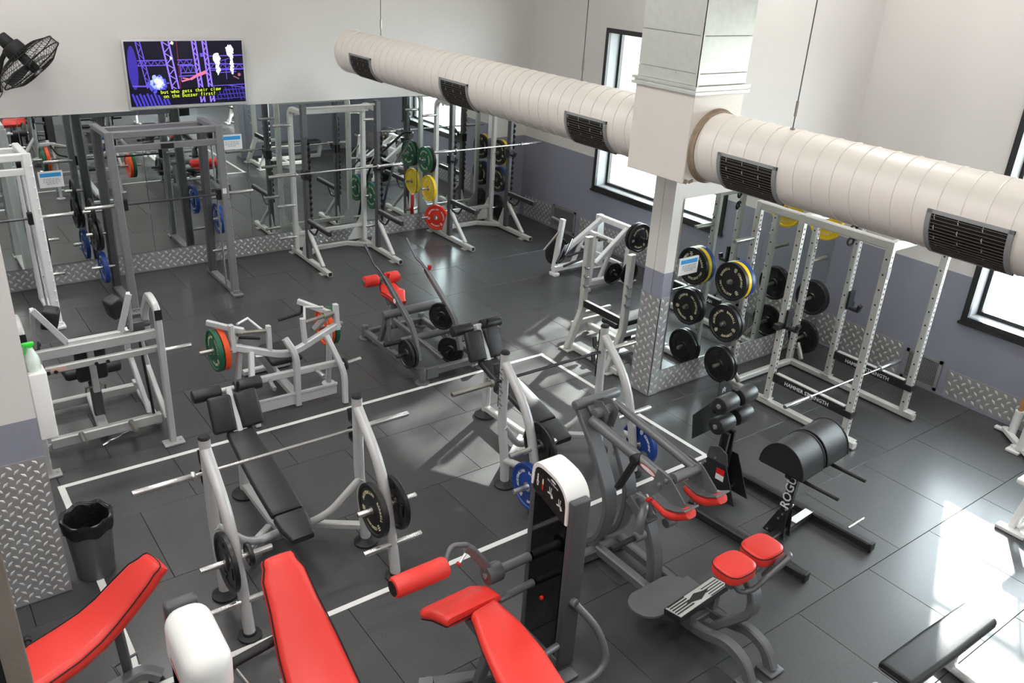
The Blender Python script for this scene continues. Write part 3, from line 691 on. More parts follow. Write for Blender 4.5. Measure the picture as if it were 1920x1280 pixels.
def barbell(cx, y, z, L, label, m=chrome, shaft=None, key='a'):
    if key not in BARP:
        T = thing('barbell', label, 'barbell', (0, 0, 0), local=True); s = L/2
        part(T, 'shaft', shaft or m, cyl((-s+.40, 0, 0), (s-.40, 0, 0), .0145, n=12))
        for g in (-1, 1):
            sl = part(T, 'sleeve', m, cyl((g*(s-.41), 0, 0), (g*s, 0, 0), .025, n=16, bev=.004))
            part(sl, 'collar', m, cyl((g*(s-.44), 0, 0), (g*(s-.41), 0, 0), .036, n=16, bev=.004))
            part(sl, 'end_cap', chargrey, cyl((g*(s-.002), 0, 0), (g*(s+.003), 0, 0), .017, n=12))
        BARP[key] = T
    else: T = dup(BARP[key])
    T.location = (cx, y, z); T['label'] = label; T['group'] = 'olympic barbells'
    return T

# ================================================================== decline press benches
def decline_bench(ox, oy, label):
    T = thing('decline_bench', label, 'bench', (ox, oy, 0), 'decline press benches inside the floor tape', local=True)
    for g in (-1, 1):
        x = g*.605
        p = part(T, 'rear_post', silver, tube(fillet([(x, -.02, .04), (x, .0, .3), (x, .07, .62), (x, .08, 1.36)], .2), .043))
        part(p, 'post_cap', black, cyl((x, .08, 1.36), (x, .08, 1.385), .045, .038, bev=.006))
        part(p, 'foot', rubber, lathe([(.10, 0), (.10, .018), (.075, .032), (.05, .06)], 24, (x, -.02, 0)))
        part(p, 'wear_guard', black, pad((x, .135, 1.05), (.03, .012, .52), .004, seg=1))
        part(p, 'bar_hook', blackp, bar([(x, .10, .93), (x, .19, .93), (x, .21, 1.03)], .05, .018), bar([(x, .10, 1.10), (x, .19, 1.10), (x, .21, 1.20)], .05, .018))
        fl2 = part(T, 'front_leg', silver, tube(fillet([(x, .07, 1.27), (x, -.30, .94), (x, -.45, .5), (x, -.54, .03)], .22), .043))
        part(fl2, 'foot', rubber, lathe([(.085, 0), (.085, .018), (.05, .03), (.05, .05)], 24, (x, -.54, 0)))
        part(T, 'side_brace', silver, tube([(x, .0, .27), (x, -.47, .40)], .035))
        for nm, yy, zz in (('upper_peg', -.41, .62), ('lower_peg', -.50, .30)):
            part(T, 'plate_peg', chrome, cyl((x-.26, yy, zz), (x+.26, yy, zz), .0245, n=16, bev=.004))
        part(T, 'curved_tube', silver, tube(fillet([(x, .04, .62), (g*.36, .14, .30), (g*.20, .22, .20), (g*.04, .26, .19)], .2), .033))
        part(T, 'cross_tube', silver, bar([(x, .0, .16), (g*.06, .45, .12)], .06, .06))
    part(T, 'spine', silver, bar([(0, .12, .22), (0, .5, .12), (0, 1.16, .10)], .07, .07))
    p = part(T, 'end_post', silver, tube([(0, 1.18, .03), (0, 1.16, .56)], .045))
    part(p, 'foot', rubber, lathe([(.12, 0), (.12, .02), (.09, .035), (.05, .07)], 24, (0, 1.18, 0)))
    part(T, 'under_rail', blackp, bar([(0, -.05, .30), (0, 1.14, .58)], .06, .05))
    (b1, s1) = cushion([(0, 1.16, .665), (0, .8, .58), (0, .45, .50), (0, .18, .44)], [.24, .27, .28, .27], .065, (1, 0, 0))
    o = part(T, 'bench_pad', blackv, b1); part(o, 'piping', black, s1)
    (b1, s1) = cushion([(0, .10, .425), (0, .0, .40), (0, -.12, .375)], [.27, .26, .20], .065, (1, 0, 0))
    o = part(T, 'head_pad', blackv, b1); part(o, 'piping', black, s1)
    for g in (-1, 1):
        part(T, 'thigh_pad', blackv, pad((g*.12, 1.25, .84), (.205, .075, .33), .028, (math.radians(-26), 0, g*.05)))
        part(T, 'roller', blackv, cyl((g*.06, 1.42, .98), (g*.31, 1.42, .98), .062, bev=.018, n=20))
    part(T, 'roller_arm', silverB, bar([(0, 1.12, .60), (0, 1.22, .78), (0, 1.40, 1.0)], .05, .05), cyl((-.08, 1.42, .98), (.08, 1.42, .98), .022, n=12))
    part(T, 'adjuster_handle', blackp, cyl((.055, 1.33, .92), (.06, 1.30, 1.08), .016, n=10), cyl((.06, 1.30, 1.08), (.061, 1.298, 1.10), .012, n=10))
    part(T, 'adjust_plate', silverB, cbox((0, 1.15, .60), (.12, .05, .2), (-.3, 0, 0)))
    return T
ba = decline_bench(2.045, 5.32, 'silver decline bench nearest the bin, black pads and chrome barbell on its hooks')
bb = dup(ba); bb.location = (4.765, 5.38, 0); bb['label'] = 'silver decline bench beside the white capped weight tower, dark barbell on its hooks'
lt = part(bb, 'lettering', black, *[cbox((-.65, .06+.012*math.sin(i*2.1), 1.22-.045*i), (.003, .026+.010*(i % 3), .006), (.35 if i % 3 else -.5, 0, 0)) for i in range(10)], kind='stuff')
barbell(2.03, 5.44, 1.05, 2.22, 'shiny chrome barbell resting on the decline bench nearest the bin')
barbell(4.70, 5.45, 1.10, 2.22, 'dark steel barbell resting on the decline bench behind the weight tower', m=worn, shaft=darkbar, key='dark')
g_ = 'weight plates on the decline benches'
plate('iron', (1.37, 4.91, .62), -1, 'black iron plate on the left leg of the decline bench nearest the bin', g_)
plate('iron_small', (1.53, 4.91, .62), 1, 'small black plate on the inner side of the left bench leg', g_)
plate('black', (2.53, 4.91, .62), -1, 'black bumper plate with cream lettering inside the right bench leg', g_, .6)
plate('iron', (2.72, 4.91, .62), 1, 'black iron plate outside the right leg of the decline bench nearest the bin', g_)
plate('iron', (4.24, 4.97, .62), 1, 'black iron plate inside the left leg of the bench behind the weight tower', g_)
plate('blue', (4.07, 4.88, .30), -1, 'blue bumper plate low on the bench leg just behind the weight tower', g_, 1.2)
plate('blue', (5.45, 4.88, .30), 1, 'blue bumper plate low on the far bench leg, behind the shoulder press arms', g_, .4)

# ================================================================== half racks against the mirror
def half_rack(cx, label):
    T = thing('half_rack', label, 'squat rack', (cx, 12.0, 0), 'half racks in front of the back mirror', local=True)
    w = .61
    for g in (-1, 1):
        x = g*w
        fo = part(T, 'base_foot', steel, bar([(x, .58, .055), (x, -.80, .055)], .075, .075))
        part(fo, 'foot_pad', steel, box((x-.08, -.66, .0), (x+.08, -.54, .016)), box((x-.08, .48, 0), (x+.08, .6, .016)))
        part(fo, 'end_opening', black, box((x-.028, -.802, .027), (x+.028, -.799, .083)))
        up_ = part(T, 'upright', chargrey, bar([(x, -.05, .09), (x, -.05, 2.46)], .07, .10))
        part(up_, 'upper_cover', darkp, pad((x+.004, -.052, 2.22), (.074, .10, .46), .006, seg=1))
        for zb in (2.02, 2.10, 2.38, 2.43): part(up_, 'bolt', chrome, cyl((x-.045, -.05, zb), (x+.048, -.05, zb), .009, n=8))
        for k in range(15):
            zt = .62+k*.092; part(up_, 'hook_tooth', black, cbox((x+.045, -.07, zt), (.04, .08, .055), (.5, 0, 0)))
        part(T, 'rear_post', steel, bar(fillet([(x, .44, .09), (x, .44, 2.33), (x, -.02, 2.33)], .14), .075, .075))
        part(T, 'front_brace', steel, bar([(x, -.07, .56), (x, -.16, .46), (x, -.56, .10)], .055, .06))
        part(T, 'front_gusset', steel, poly([(-.02, .09), (.17, .09), (.02, .42), (-.02, .42)], 'X', x-.03, x-.022))
        part(T, 'rear_gusset', steel, poly([(x, .10), (x-g*.30, .10), (x-g*.05, .50), (x, .50)], 'Y', .47, .478))
        part(T, 'cross_foot', steel, bar([(x, .10, .075), (g*.26, .40, .075), (0, .40, .075)], .06, .075))
        sa = part(T, 'safety_arm', blackp, bar([(x+.0, -.05, .70), (x, -.84, .70)], .055, .07))
        part(sa, 'arm_loop', blackp, tube(fillet([(x, -.10, .56), (x, -.30, .52), (x, -.42, .66)], .08), .016, n=8))
        part(sa, 'arm_strip', greyp, box((x-.02, -.83, .736), (x+.02, -.1, .742)))
        part(T, 'bar_cup', blackp, bar([(x-.0, -.09, 1.50), (x, -.09, 1.40), (x, -.20, 1.40), (x, -.22, 1.46)], .05, .03), cbox((x, -.05, 1.42), (.10, .12, .14)))
        for zp in (.31, .83, 1.33, 2.08): part(T, 'plate_peg', chrome, cyl((x, .42, zp), (x+g*.29, .42, zp), .0235, n=12, bev=.003))
    part(T, 'top_beam', steel, bar([(-w, .25, 2.30), (w, .25, 2.30)], .06, .09))
    part(T, 'pull_up_bar', steel, cyl((-w, -.05, 2.40), (w, -.05, 2.40), .018, n=10))
    part(T, 'low_beam', steel, bar([(-w, .46, .34), (w, .46, .34)], .04, .06))
    return T
h1 = half_rack(5.72, 'silver half rack with black uprights below the left part of the duct, few plates')
h2 = dup(h1); h2.location = (8.335, 12.0, 0); h2['label'] = 'silver half rack in the far corner loaded with coloured bumper plates'
barbell(5.58, 11.80, 1.475, 2.2, 'chrome barbell on the half rack left of the coloured plates')
barbell(8.40, 11.80, 1.60, 2.2, 'chrome barbell across the half rack in the far corner')
g_ = 'plates stored on the half racks'
plate('green', (7.50, 12.42, 1.33), -1, 'green bumper plate on the left side of the corner half rack', g_, .3)
plate('black', (7.565, 12.42, 1.33), -1, 'black bumper plate behind the green one on the corner half rack', g_)
plate('yellow', (7.58, 12.42, .83), -1, 'yellow bumper plate on the left side of the corner half rack', g_, 1.0)
plate('red', (7.66, 12.28, .33), -1, 'red bumper plate lowest on the left of the corner half rack', g_, .5).rotation_euler[2] += .55
plate('black', (9.05, 12.42, 1.33), 1, 'black bumper plate at top right of the corner half rack', g_)
plate('yellow', (9.115, 12.42, 1.33), -1, 'yellow bumper plate at top right of the corner half rack, half hidden', g_)
plate('black', (9.05, 12.42, .83), 1, 'black bumper plate in the middle right of the corner half rack', g_)
plate('blue', (9.115, 12.42, .83), -1, 'blue bumper plate in the middle right of the corner half rack, half hidden', g_)
plate('iron', (9.08, 12.42, .31), 1, 'black plate lowest on the right of the corner half rack', g_)
plate('green', (6.46, 12.42, .83), 1, 'green bumper plate on the right of the half rack under the duct', g_)
plate('blue', (6.53, 12.42, .83), 1, 'blue bumper plate on the right of the half rack under the duct', g_)
lp = solo('curl_bar', blackp, 'black bent bar leaning on the mirror between the two half racks', 'bar',
     tube(fillet([(6.52, 12.28, .02), (6.64, 12.32, .70), (6.74, 12.34, 1.02), (6.83, 12.36, 1.26), (7.33, 12.56, 1.74), (7.40, 12.685, 1.75)], .05), .021), loc=(6.52, 12.28, 0))

# ================================================================== smith machines
def smith(cx, cy, W, Hh, m1, m2, label, barz, name='smith_machine', lean=.12, loaded=True):
    T = thing(name, label, 'smith machine', (cx, cy, 0), local=True); w = W/2
    for g in (-1, 1):
        x = g*w
        ft_ = part(T, 'base_rail', m1, bar([(x, .55, .035), (x, -.58, .035)], .10, .07)); part(ft_, 'foot_plate', m1, pad((x, -.56, .02), (.14, .17, .04), .01), cyl((x, -.60, .04), (x, -.60, .052), .016, n=10))
        fp = part(T, 'front_post', m1, bar([(x, -.50, .06), (x, -.50+lean, Hh)], .10, .085))
        for k in range(14): part(fp, 'catch_peg', m1, cyl((x+g*.03, -.53+lean*(.2+k*.055), .35+k*.13), (x+g*.03, -.58+lean*(.2+k*.055), .35+k*.13), .009, n=6))
        part(T, 'rear_post', m2, bar([(x, .44, .06), (x, .34, Hh-.08)], .11, .12))
        part(T, 'top_rail', m1, bar([(x, -.50+lean, Hh-.04), (x, .36, Hh-.06)], .08, .08))
        part(T, 'guide_rod', chrome, cyl((x-g*.07, -.36, .1), (x-g*.07, -.36+lean, Hh-.08), .014, n=10))
        part(T, 'pulley', black, cyl((x-g*.10, -.36+lean, Hh-.14), (x-g*.05, -.36+lean, Hh-.14), .06, n=18, bev=.006))
        for zp in (.38, .86, 1.18): part(T, 'plate_peg', chrome, cyl((x, .38, zp), (x+g*.30, .38, zp), .0235, n=12, bev=.003))
    part(T, 'front_beam', m1, bar([(-w, -.50+lean, Hh-.04), (w, -.50+lean, Hh-.04)], .07, .09))
    part(T, 'lower_beam', m1, bar([(-w, -.50+lean*.93, Hh-.21), (w, -.50+lean*.93, Hh-.21)], .05, .085))
    part(T, 'rear_beam', m1, bar([(-w, .33, Hh-.12), (w, .33, Hh-.12)], .06, .10))
    part(T, 'name_plate', black, box((-.08, -.428, Hh-.24), (.08, -.416, Hh-.18)))
    b = part(T, 'sliding_bar', darkbar, cyl((-w, -.40, barz), (w, -.40, barz), .0145, n=10))
    for g in (-1, 1): part(b, 'sleeve', chrome, cyl((g*w, -.40, barz), (g*(w+.40), -.40, barz), .025, n=14, bev=.004))
    part(b, 'carriage', black, cbox((-w+.07, -.40, barz), (.07, .08, .14)), cbox((w-.07, -.40, barz), (.07, .08, .14)))
    return T
sm = smith(2.985, 11.75, 1.36, 2.36, greyp, chargrey, 'grey smith machine in front of the mirror below the television', 1.44)
part(sm, 'sticker', pale, box((-.72, -.43, 1.98), (-.64, -.424, 2.10))); part(sm, 'sticker', pale, box((.64, -.475, 1.46), (.69, -.468, 1.53)))
sw = smith(.70, 11.75, 1.34, 2.18, whitep, whitep, 'white smith machine at the far left behind the pale wall end', 1.40)
g_ = 'plates stored on the smith machines'
plate('iron', (2.16, 12.13, .86), -1, 'black plate on the left peg of the grey smith machine', g_)
plate('iron', (2.10, 12.13, .86), -1, 'second black plate stacked on the left peg of the grey smith machine', g_)
plate('blue', (2.16, 12.13, .38), -1, 'blue bumper plate low on the left of the grey smith machine', g_)
plate('iron_mid', (2.12, 12.13, 1.18), -1, 'smaller black plate high on the left peg of the grey smith machine', g_)
plate('blue', (3.80, 12.13, .86), 1, 'blue bumper plate behind the right post of the grey smith machine', g_)
plate('iron', (1.50, 12.13, .86), 1, 'black plate on the right peg of the white smith machine', g_)

# ================================================================== plate loaded press behind the pale wall end (silver)
C = thing('chest_press_machine', 'silver plate loaded press machine next to the pale wall end with spray bottle', 'gym machine', (1.23, 8.2, 0))
for x, g in ((1.76, 1), (.64, -1)):
    part(C, 'side_post', silver, bar(fillet([(x, 7.73, .01), (x, 7.70, 1.47), (x, 7.95, 1.52), (x, 8.22, 1.24), (x, 8.20, .98)], .09), .06, .08))
    part(C, 'post_end', black, box((x-.032, 7.655, 1.36), (x+.032, 7.662, 1.46)))
    part(C, 'foot_plate', silver, pad((x, 7.71, .012), (.20, .13, .022), .004, seg=1), cyl((x-.07, 7.71, .02), (x-.07, 7.71, .03), .012, n=8), cyl((x+.07, 7.71, .02), (x+.07, 7.71, .03), .012, n=8))
    part(C, 'diagonal_leg', silver, bar([(x-.02*g, 7.76, .26), (x-.02*g, 8.30, .62), (x-.05*g, 8.34, .95)], .05, .06))
    part(C, 'lever_strut', whitep, bar([(x-.10*g, 8.12, .18), (x-.16*g, 8.42, .80), (x-.16*g, 8.30, 1.06)], .045, .05))
    part(C, 'shock_rod', black, cyl((x-.07*g, 8.08, .18), (x-.09*g, 8.18, 1.02), .014, n=10))
    part(C, 'pivot_block', chargrey, pad((x-.10*g, 8.16, 1.14), (.13, .11, .10), .01), cyl((x-.18*g, 8.16, 1.14), (x+.02*g, 8.16, 1.14), .03, n=12))
    part(C, 'plate_horn', chrome, cyl((x+.02*g, 7.80, .98), (x+.30*g, 7.80, .98), .024, n=14, bev=.004), cyl((x+.0*g, 7.80, .98), (x+.035*g, 7.80, .98), .045, n=14))
    part(C, 'corner_brace', silver, bar([(x-.06*g, 8.14, .05), (x-.25*g, 8.11, .13)], .03, .05), bar([(x-.02*g, 8.15, .03), (x-.02*g, 8.9, .05)], .06, .06))
    xa, xb = ((1.46, 1.58) if g > 0 else (1.01, .78))
    part(C, 'handle_arm', silverB, bar([(xa, 7.92, 1.19), (xb, 7.90, 1.57)], .026, .055))
    part(C, 'arm_post', silver, bar([(xb, 7.92, 1.57), (xb+.02*g, 8.12, 1.12)], .035, .05))
    part(C, 'arm_pad', blackv, pad(((1.48 if g > 0 else .93), 8.10, 1.39), (.14, .15, .20), .028, (.1, .25*g*-1, .3*g)))
part(C, 'upper_beam', silver, bar([(.64, 7.88, 1.14), (1.76, 7.88, 1.14)], .05, .095))
part(C, 'lower_beam', silver, bar([(.64, 7.84, 1.00), (1.76, 7.84, 1.00)], .05, .065))
for x in (1.05, 1.11, 1.20, 1.30): part(C, 'bolt', black, cyl((x-.25 if x < 1.15 else x, 7.81, .985), (x-.25 if x < 1.15 else x, 7.80, .985), .017, n=10))
part(C, 'base_beam', silver, bar([(.74, 8.10, .11), (1.76, 8.10, .11)], .07, .11))
part(C, 'rear_beam', silver, bar([(.86, 8.92, .09), (1.78, 8.92, .09)], .07, .10), pad((1.74, 8.92, .155), (.09, .09, .03), .004))
part(C, 'spine', silver, bar([(1.22, 8.12, .10), (1.27, 8.90, .10)], .10, .08))
for x in (1.00, 1.46): part(C, 'storage_peg', worn, cyl((x, 8.06, .16), (x, 7.84, .17), .026, n=14, bev=.004))
part(C, 'seat_post', chargrey, bar([(1.25, 8.42, .12), (1.24, 8.40, .52)], .10, .07), bar([(1.25, 8.62, .10), (1.25, 8.45, .50)], .02, .10))
part(C, 'adjuster', worn, tube([(1.15, 8.36, .44), (1.15, 8.33, .50), (1.33, 8.33, .50), (1.33, 8.36, .44)], .010, n=8))
part(C, 'seat_pad', blackv, pad((1.24, 8.46, .66), (.52, .36, .10), .035, (-.1, 0, 0)))
part(C, 'back_pad', blackv, pad((1.22, 8.24, .86), (.28, .08, .50), .03, (.12, 0, .03)))
part(C, 'pad_strut', silver, bar([(1.22, 8.17, .52), (1.21, 8.13, 1.02)], .06, .04))
part(C, 'handle_bar', silverB, bar([(1.01, 7.92, 1.19), (1.46, 7.92, 1.19)], .05, .06))
part(C, 'warning_sticker', orangesk, box((.82, 7.808, .985), (.95, 7.813, 1.02)))

# ================================================================== plate loaded row with green and orange plates (silver)
Dm = thing('row_machine', 'silver plate loaded row machine carrying green and orange plates', 'gym machine', (3.12, 7.95, 0))
part(Dm, 'centre_post', silverB, bar(fillet([(3.12, 7.80, .01), (3.12, 7.78, .62), (3.04, 7.86, .80)], .12), .065, .075))
part(Dm, 'lower_plate', silverB, box((2.66, 7.79, .03), (3.58, 7.80, .17)), bar([(2.66, 7.80, .16), (3.58, 7.78, .16)], .03, .03))
part(Dm, 'middle_beam', silverB, bar([(2.62, 7.84, .40), (3.62, 7.80, .40)], .05, .075))
for x, g in ((3.66, 1), (2.50, -1)):
    part(Dm, 'side_leg', silverB, bar(fillet([(x-.08*g, 7.58, .01), (x-.06*g, 7.62, .36), (x-.16*g, 7.84, .74)], .10), .055, .065))
    part(Dm, 'rear_leg', silverB, bar([(x-.04*g, 8.10, .02), (x-.08*g, 7.92, .80)], .05, .06)); part(Dm, 'rear_foot_disc', silverB, lathe([(.075, 0), (.075, .014), (.05, .022)], 20, (x-.04*g, 8.10, 0)))
    part(Dm, 'side_peg', chrome, cyl((x-.06*g, 7.70, .42), (x+.18*g, 7.70, .44), .024, n=14, bev=.004))
    part(Dm, 'rubber_stop', rubber, cyl((x-.03*g, 7.70, .42), (x, 7.70, .42), .07, n=18, bev=.008))
    part(Dm, 'front_peg', chrome, cyl((x-.32*g, 7.80, .38), (x-.30*g, 7.62, .37), .025, n=14, bev=.004))
    part(Dm, 'pivot_post', silverB, bar([(x, 7.90, .76), (x, 7.92, 1.05)], .05, .075)); part(Dm, 'inner_post', silverB, bar([(3.08+.20*g, 7.90, .64), (3.08+.19*g, 7.92, .96)], .045, .065))
    part(Dm, 'pivot_shaft', worn, cyl((3.08+.19*g, 7.93, .90), (x, 7.93, .95), .022, n=12), cyl((x-.14*g, 7.93, .935), (x-.06*g, 7.93, .945), .04, n=12))
    part(Dm, 'cross_beam', silverB, bar(fillet([(3.08, 7.90, .60), (3.08+.12*g, 7.90, .62), (x+.03*g, 7.90, .82)], .08), .065, .075))
    yh, zh = ((8.40, .58) if g > 0 else (8.06, .74))
    part(Dm, 'lever_drop', silverB, bar([(x-.06*g, 7.95, .94), (x-.05*g, yh, zh)], .04, .07))
    part(Dm, 'horn', worn, cyl((x-.08*g, yh, zh), (x+.30*g, yh, zh), .024, n=14, bev=.004))
    part(Dm, 'link_rod', silverB, tube([(x-.34*g, 7.98, .90), (x-.26*g, 8.16, .98), (x-.10*g, 8.02, 1.0)], .014, n=8))
part(Dm, 'lever', silverB, bar([(2.62, 7.90, .97), (2.50, 7.96, 1.0), (2.33, 8.14, 1.03)], .045, .06)); part(Dm, 'lever', silverB, bar([(3.62, 7.98, .93), (3.36, 8.24, 1.03)], .045, .06))
part(Dm, 'grip', rubber, tube(fillet([(3.40, 8.22, 1.0), (3.40, 8.24, .88), (3.12, 8.22, .86)], .05), .017, n=10)); part(Dm, 'grip', rubber, tube(fillet([(2.52, 8.02, .99), (2.60, 8.10, .82), (2.86, 8.12, .74)], .05), .017, n=10))
part(Dm, 'spine', silverB, bar([(3.12, 7.82, .10), (3.14, 8.75, .10)], .09, .08))
part(Dm, 'seat_rail', silverB, bar([(3.12, 8.50, .10), (3.02, 8.30, .30), (2.88, 8.20, .52)], .10, .08))
part(Dm, 'seat_pad', blackv, pad((3.08, 8.12, .52), (.36, .40, .07), .03, (.15, 0, 0)))
part(Dm, 'rear_foot', silverB, bar([(2.86, 8.76, .04), (3.42, 8.76, .04)], .07, .06))
g_ = 'plates on the row machine'
plate('green', (2.36, 8.06, .74), -1, 'green bumper plate on the left horn of the row machine', g_, .8)
plate('orange', (2.425, 8.06, .74), -1, 'orange bumper plate inside the green one on the left of the row machine', g_)
plate('orange', (3.74, 8.40, .58), 1, 'orange bumper plate inside the green one on the right of the row machine', g_)
plate('green', (3.805, 8.40, .58), 1, 'green bumper plate on the right horn of the row machine', g_)

# ================================================================== dark lever machine with red rollers
Em = thing('lever_row_machine', 'dark grey lever machine with red roller and red saddle seat', 'gym machine', (4.97, 8.2, 0))
for x, g in ((4.56, -1), (5.40, 1)):
    part(Em, 'base_rail', darkp, bar([(x, 7.58, .10), (x, 9.0, .10)], .065, .08))
    for yy in (7.56, 9.0):
        p = part(Em, 'foot_post', darkp, cyl((x, yy, .02), (x, yy, .19), .045, n=16, bev=.012)); part(p, 'foot', darkp, lathe([(.085, 0), (.085, .012), (.05, .022)], 22, (x, yy, 0)))
    xl = x+(.0 if g < 0 else -.26)
    lv = part(Em, 'lever_arm', darkp, bar(fillet([(xl, 7.64, .26), (xl, 7.78, .62), (xl, 8.46, 1.02)], .12), .05, .075))
    part(lv, 'handle', darkbar, tube(fillet([(xl, 8.40, .985), (xl, 8.58, 1.08), (xl-.01, 8.68, 1.10), (xl-.02, 8.92, 1.30)], .05), .016, n=10), cyl((xl, 8.36, .962), (xl, 8.47, 1.025), .03, n=12))
    part(lv, 'lock_knob', redkn, cyl((xl+.02, 8.42, 1.03), (xl+.02, 8.41, 1.09), .018, .024, n=12, bev=.006))
    part(Em, 'rear_strut', darkp, bar([(x, 8.60, .12), (x, 8.40, .55)], .055, .07), bar([(x, 8.30, .12), (x, 8.40, .5)], .04, .05))
    part(Em, 'plate_horn', darkbar, cyl((xl, 7.72, .34), (xl+g*.26, 7.72, .34), .023, n=12, bev=.004))
    part(Em, 'storage_horn', blackp, cyl((x, 8.08, .33), (x+g*.22, 8.08, .33), .03, n=14, bev=.006))
part(Em, 'front_beam', darkp, bar([(4.56, 7.60, .10), (5.40, 7.60, .10)], .07, .09), box((4.62, 7.555, .03), (4.78, 7.563, .16)))
part(Em, 'pivot_tube', darkp, cyl((4.50, 8.40, .56), (5.24, 8.40, .56), .05, n=18, bev=.01), cyl((4.72, 8.40, .56), (5.20, 8.40, .56), .056, n=18))
part(Em, 'cross_tube', darkp, cyl((4.56, 8.08, .33), (5.40, 8.08, .33), .045, n=16))
part(Em, 'stay', darkp, bar([(4.62, 8.36, .5), (4.95, 7.75, .14)], .045, .05), bar([(5.0, 7.9, .12), (5.0, 8.95, .12)], .06, .06))
part(Em, 'rear_beam', darkp, bar([(4.56, 8.98, .10), (5.40, 8.98, .10)], .06, .07))
part(Em, 'seat_post', darkp, bar([(4.95, 8.92, .10), (4.95, 8.94, .52)], .06, .08), bar([(4.92, 9.0, .40), (4.90, 9.18, .66)], .05, .05))
(b1, s1) = cushion([(4.95, 8.78, .52), (4.95, 8.90, .58), (4.95, 9.02, .565), (4.96, 9.12, .60)], [.16, .30, .30, .24], .09, (1, 0, 0))
o = part(Em, 'saddle', redv, b1); part(o, 'piping', black, s1)
for g in (-1, 1): part(Em, 'roller', redv, cyl((4.90+g*.05, 9.18, .70), (4.90+g*.25, 9.18, .70), .075, bev=.022, n=22))
part(Em, 'roller_axle', darkp, cyl((4.63, 9.18, .70), (5.17, 9.18, .70), .03, n=14))
part(Em, 'badge', pale, xf(lathe([(.001, 0), (.03, 0), (.03, .002), (.001, .002)], 16), (4.527, 8.16, .83), (0, -PI/2, 0)))
g_ = 'plates on the dark lever machine'
plate('iron_mid', (4.44, 7.72, .34), -1, 'black plate on the left horn of the dark lever machine', g_)
plate('iron_mid', (4.49, 7.72, .34), -1, 'second black plate behind it on the left horn of the dark lever machine', g_)
plate('iron_mid', (5.10, 8.02, .57), -1, 'black plate high between the levers of the dark lever machine', g_).rotation_euler[2] += .5
plate('iron_mid', (5.10, 7.80, .20), -1, 'black plate low between the levers of the dark lever machine, beside the bench rollers', g_).rotation_euler[2] += .5
part(Em, 'inner_horn', darkbar, cyl((5.26, 8.12, .57), (5.00, 7.96, .57), .023, n=12, bev=.004)); part(Em, 'inner_horn', darkbar, cyl((5.24, 7.88, .20), (5.00, 7.74, .20), .023, n=12, bev=.004))

# ================================================================== white plate loaded machine by the window
Fm = thing('white_row_machine', 'white plate loaded machine with grey handles under the far window', 'gym machine', (8.8, 9.25, 0))
for y, g in ((9.66, 1), (8.90, -1)):
    part(Fm, 'base_bar', whitep, bar([(8.22, y, .12), (8.80, y, .12), (9.22, y-.0, .10)], .09, .10), pad((8.25, y, .03), (.10, .16, .06), .015))
    part(Fm, 'lever_post', whitep, bar([(8.26, y+.03*g, .10), (8.34, y, .92)], .07, .09))
    part(Fm, 'boom', whitep, bar([(8.42, y-.02*g, .40), (9.10, y-.08*g, .86)], .075, .085))
    part(Fm, 'strut', whitep, bar([(8.56, y-.04*g, .14), (8.78, y-.05*g, .64)], .06, .06))
    part(Fm, 'rear_post', whitep, poly([(9.02, .02), (9.24, .02), (9.16, .90), (9.06, .90)], 'Y', y-.05, y+.03), pad((9.13, y, .012), (.28, .15, .024), .006))
    part(Fm, 'handle', darkbar, cyl((8.34, y-.10*g, .52), (8.02, y-.30*g, .34), .019, n=10, bev=.004), cyl((8.44, y-.14*g, .62), (8.12, y-.36*g, .46), .019, n=10, bev=.004))
    part(Fm, 'link_bar', worn, cyl((8.30, y+.02, .72), (8.08, y+.10*g, .42), .017, n=10))
    part(Fm, 'plate_horn', worn, cyl((8.34, y, .86), (8.34, y+.26*g, .88), .022, n=12, bev=.004))
    part(Fm, 'hook_arm', whitep, tube(fillet([(8.40, y-.03*g, .44), (8.40, y-.14*g, .50), (8.34, y-.14*g, .52)], .04), .028, n=10))
part(Fm, 'top_beam', whitep, bar([(9.10, 9.62, .86), (9.10, 8.90, .86)], .09, .09))
part(Fm, 'cross_beam', whitep, bar([(8.86, 9.60, .66), (8.86, 8.92, .66)], .06, .07), bar([(8.98, 9.60, .30), (8.98, 8.92, .30)], .05, .06), bar([(8.70, 9.6, .45), (8.70, 8.92, .45)], .04, .04))
part(Fm, 'rear_horn', darkbar, cyl((9.10, 8.86, .78), (9.10, 8.60, .78), .023, n=12, bev=.004), cyl((8.62, 8.88, .28), (8.62, 8.62, .28), .023, n=12, bev=.004), cyl((8.86, 9.2, .66), (8.62, 9.1, .70), .023, n=12))
def plateY(kind, c, s, label, group, spin=0):
    T = plate(kind, c, 1, label, group); T.rotation_euler = (Matrix.Rotation(-s*PI/2, 3, 'X') @ Matrix.Rotation(spin, 3, 'Z')).to_euler(); return T
g_ = 'plates on the white machine'
plateY('black', (9.10, 8.71, .78), -1, 'black bumper plate with cream lettering on the white machine, beside the column', g_, 2.0)
plateY('black', (9.10, 8.78, .78), -1, 'second black bumper plate on the white machine, behind the lettered one', g_)
plateY('iron_mid', (8.62, 8.72, .28), -1, 'black plate low on the white machine, between the bench uprights', g_)
plateY('iron', (8.40, 9.82, .34), 1, 'black plate low behind the far side of the white machine', g_)
plateY('iron_mid', (8.95, 8.70, .24), -1, 'black plate standing low by the rear post of the white machine', g_)

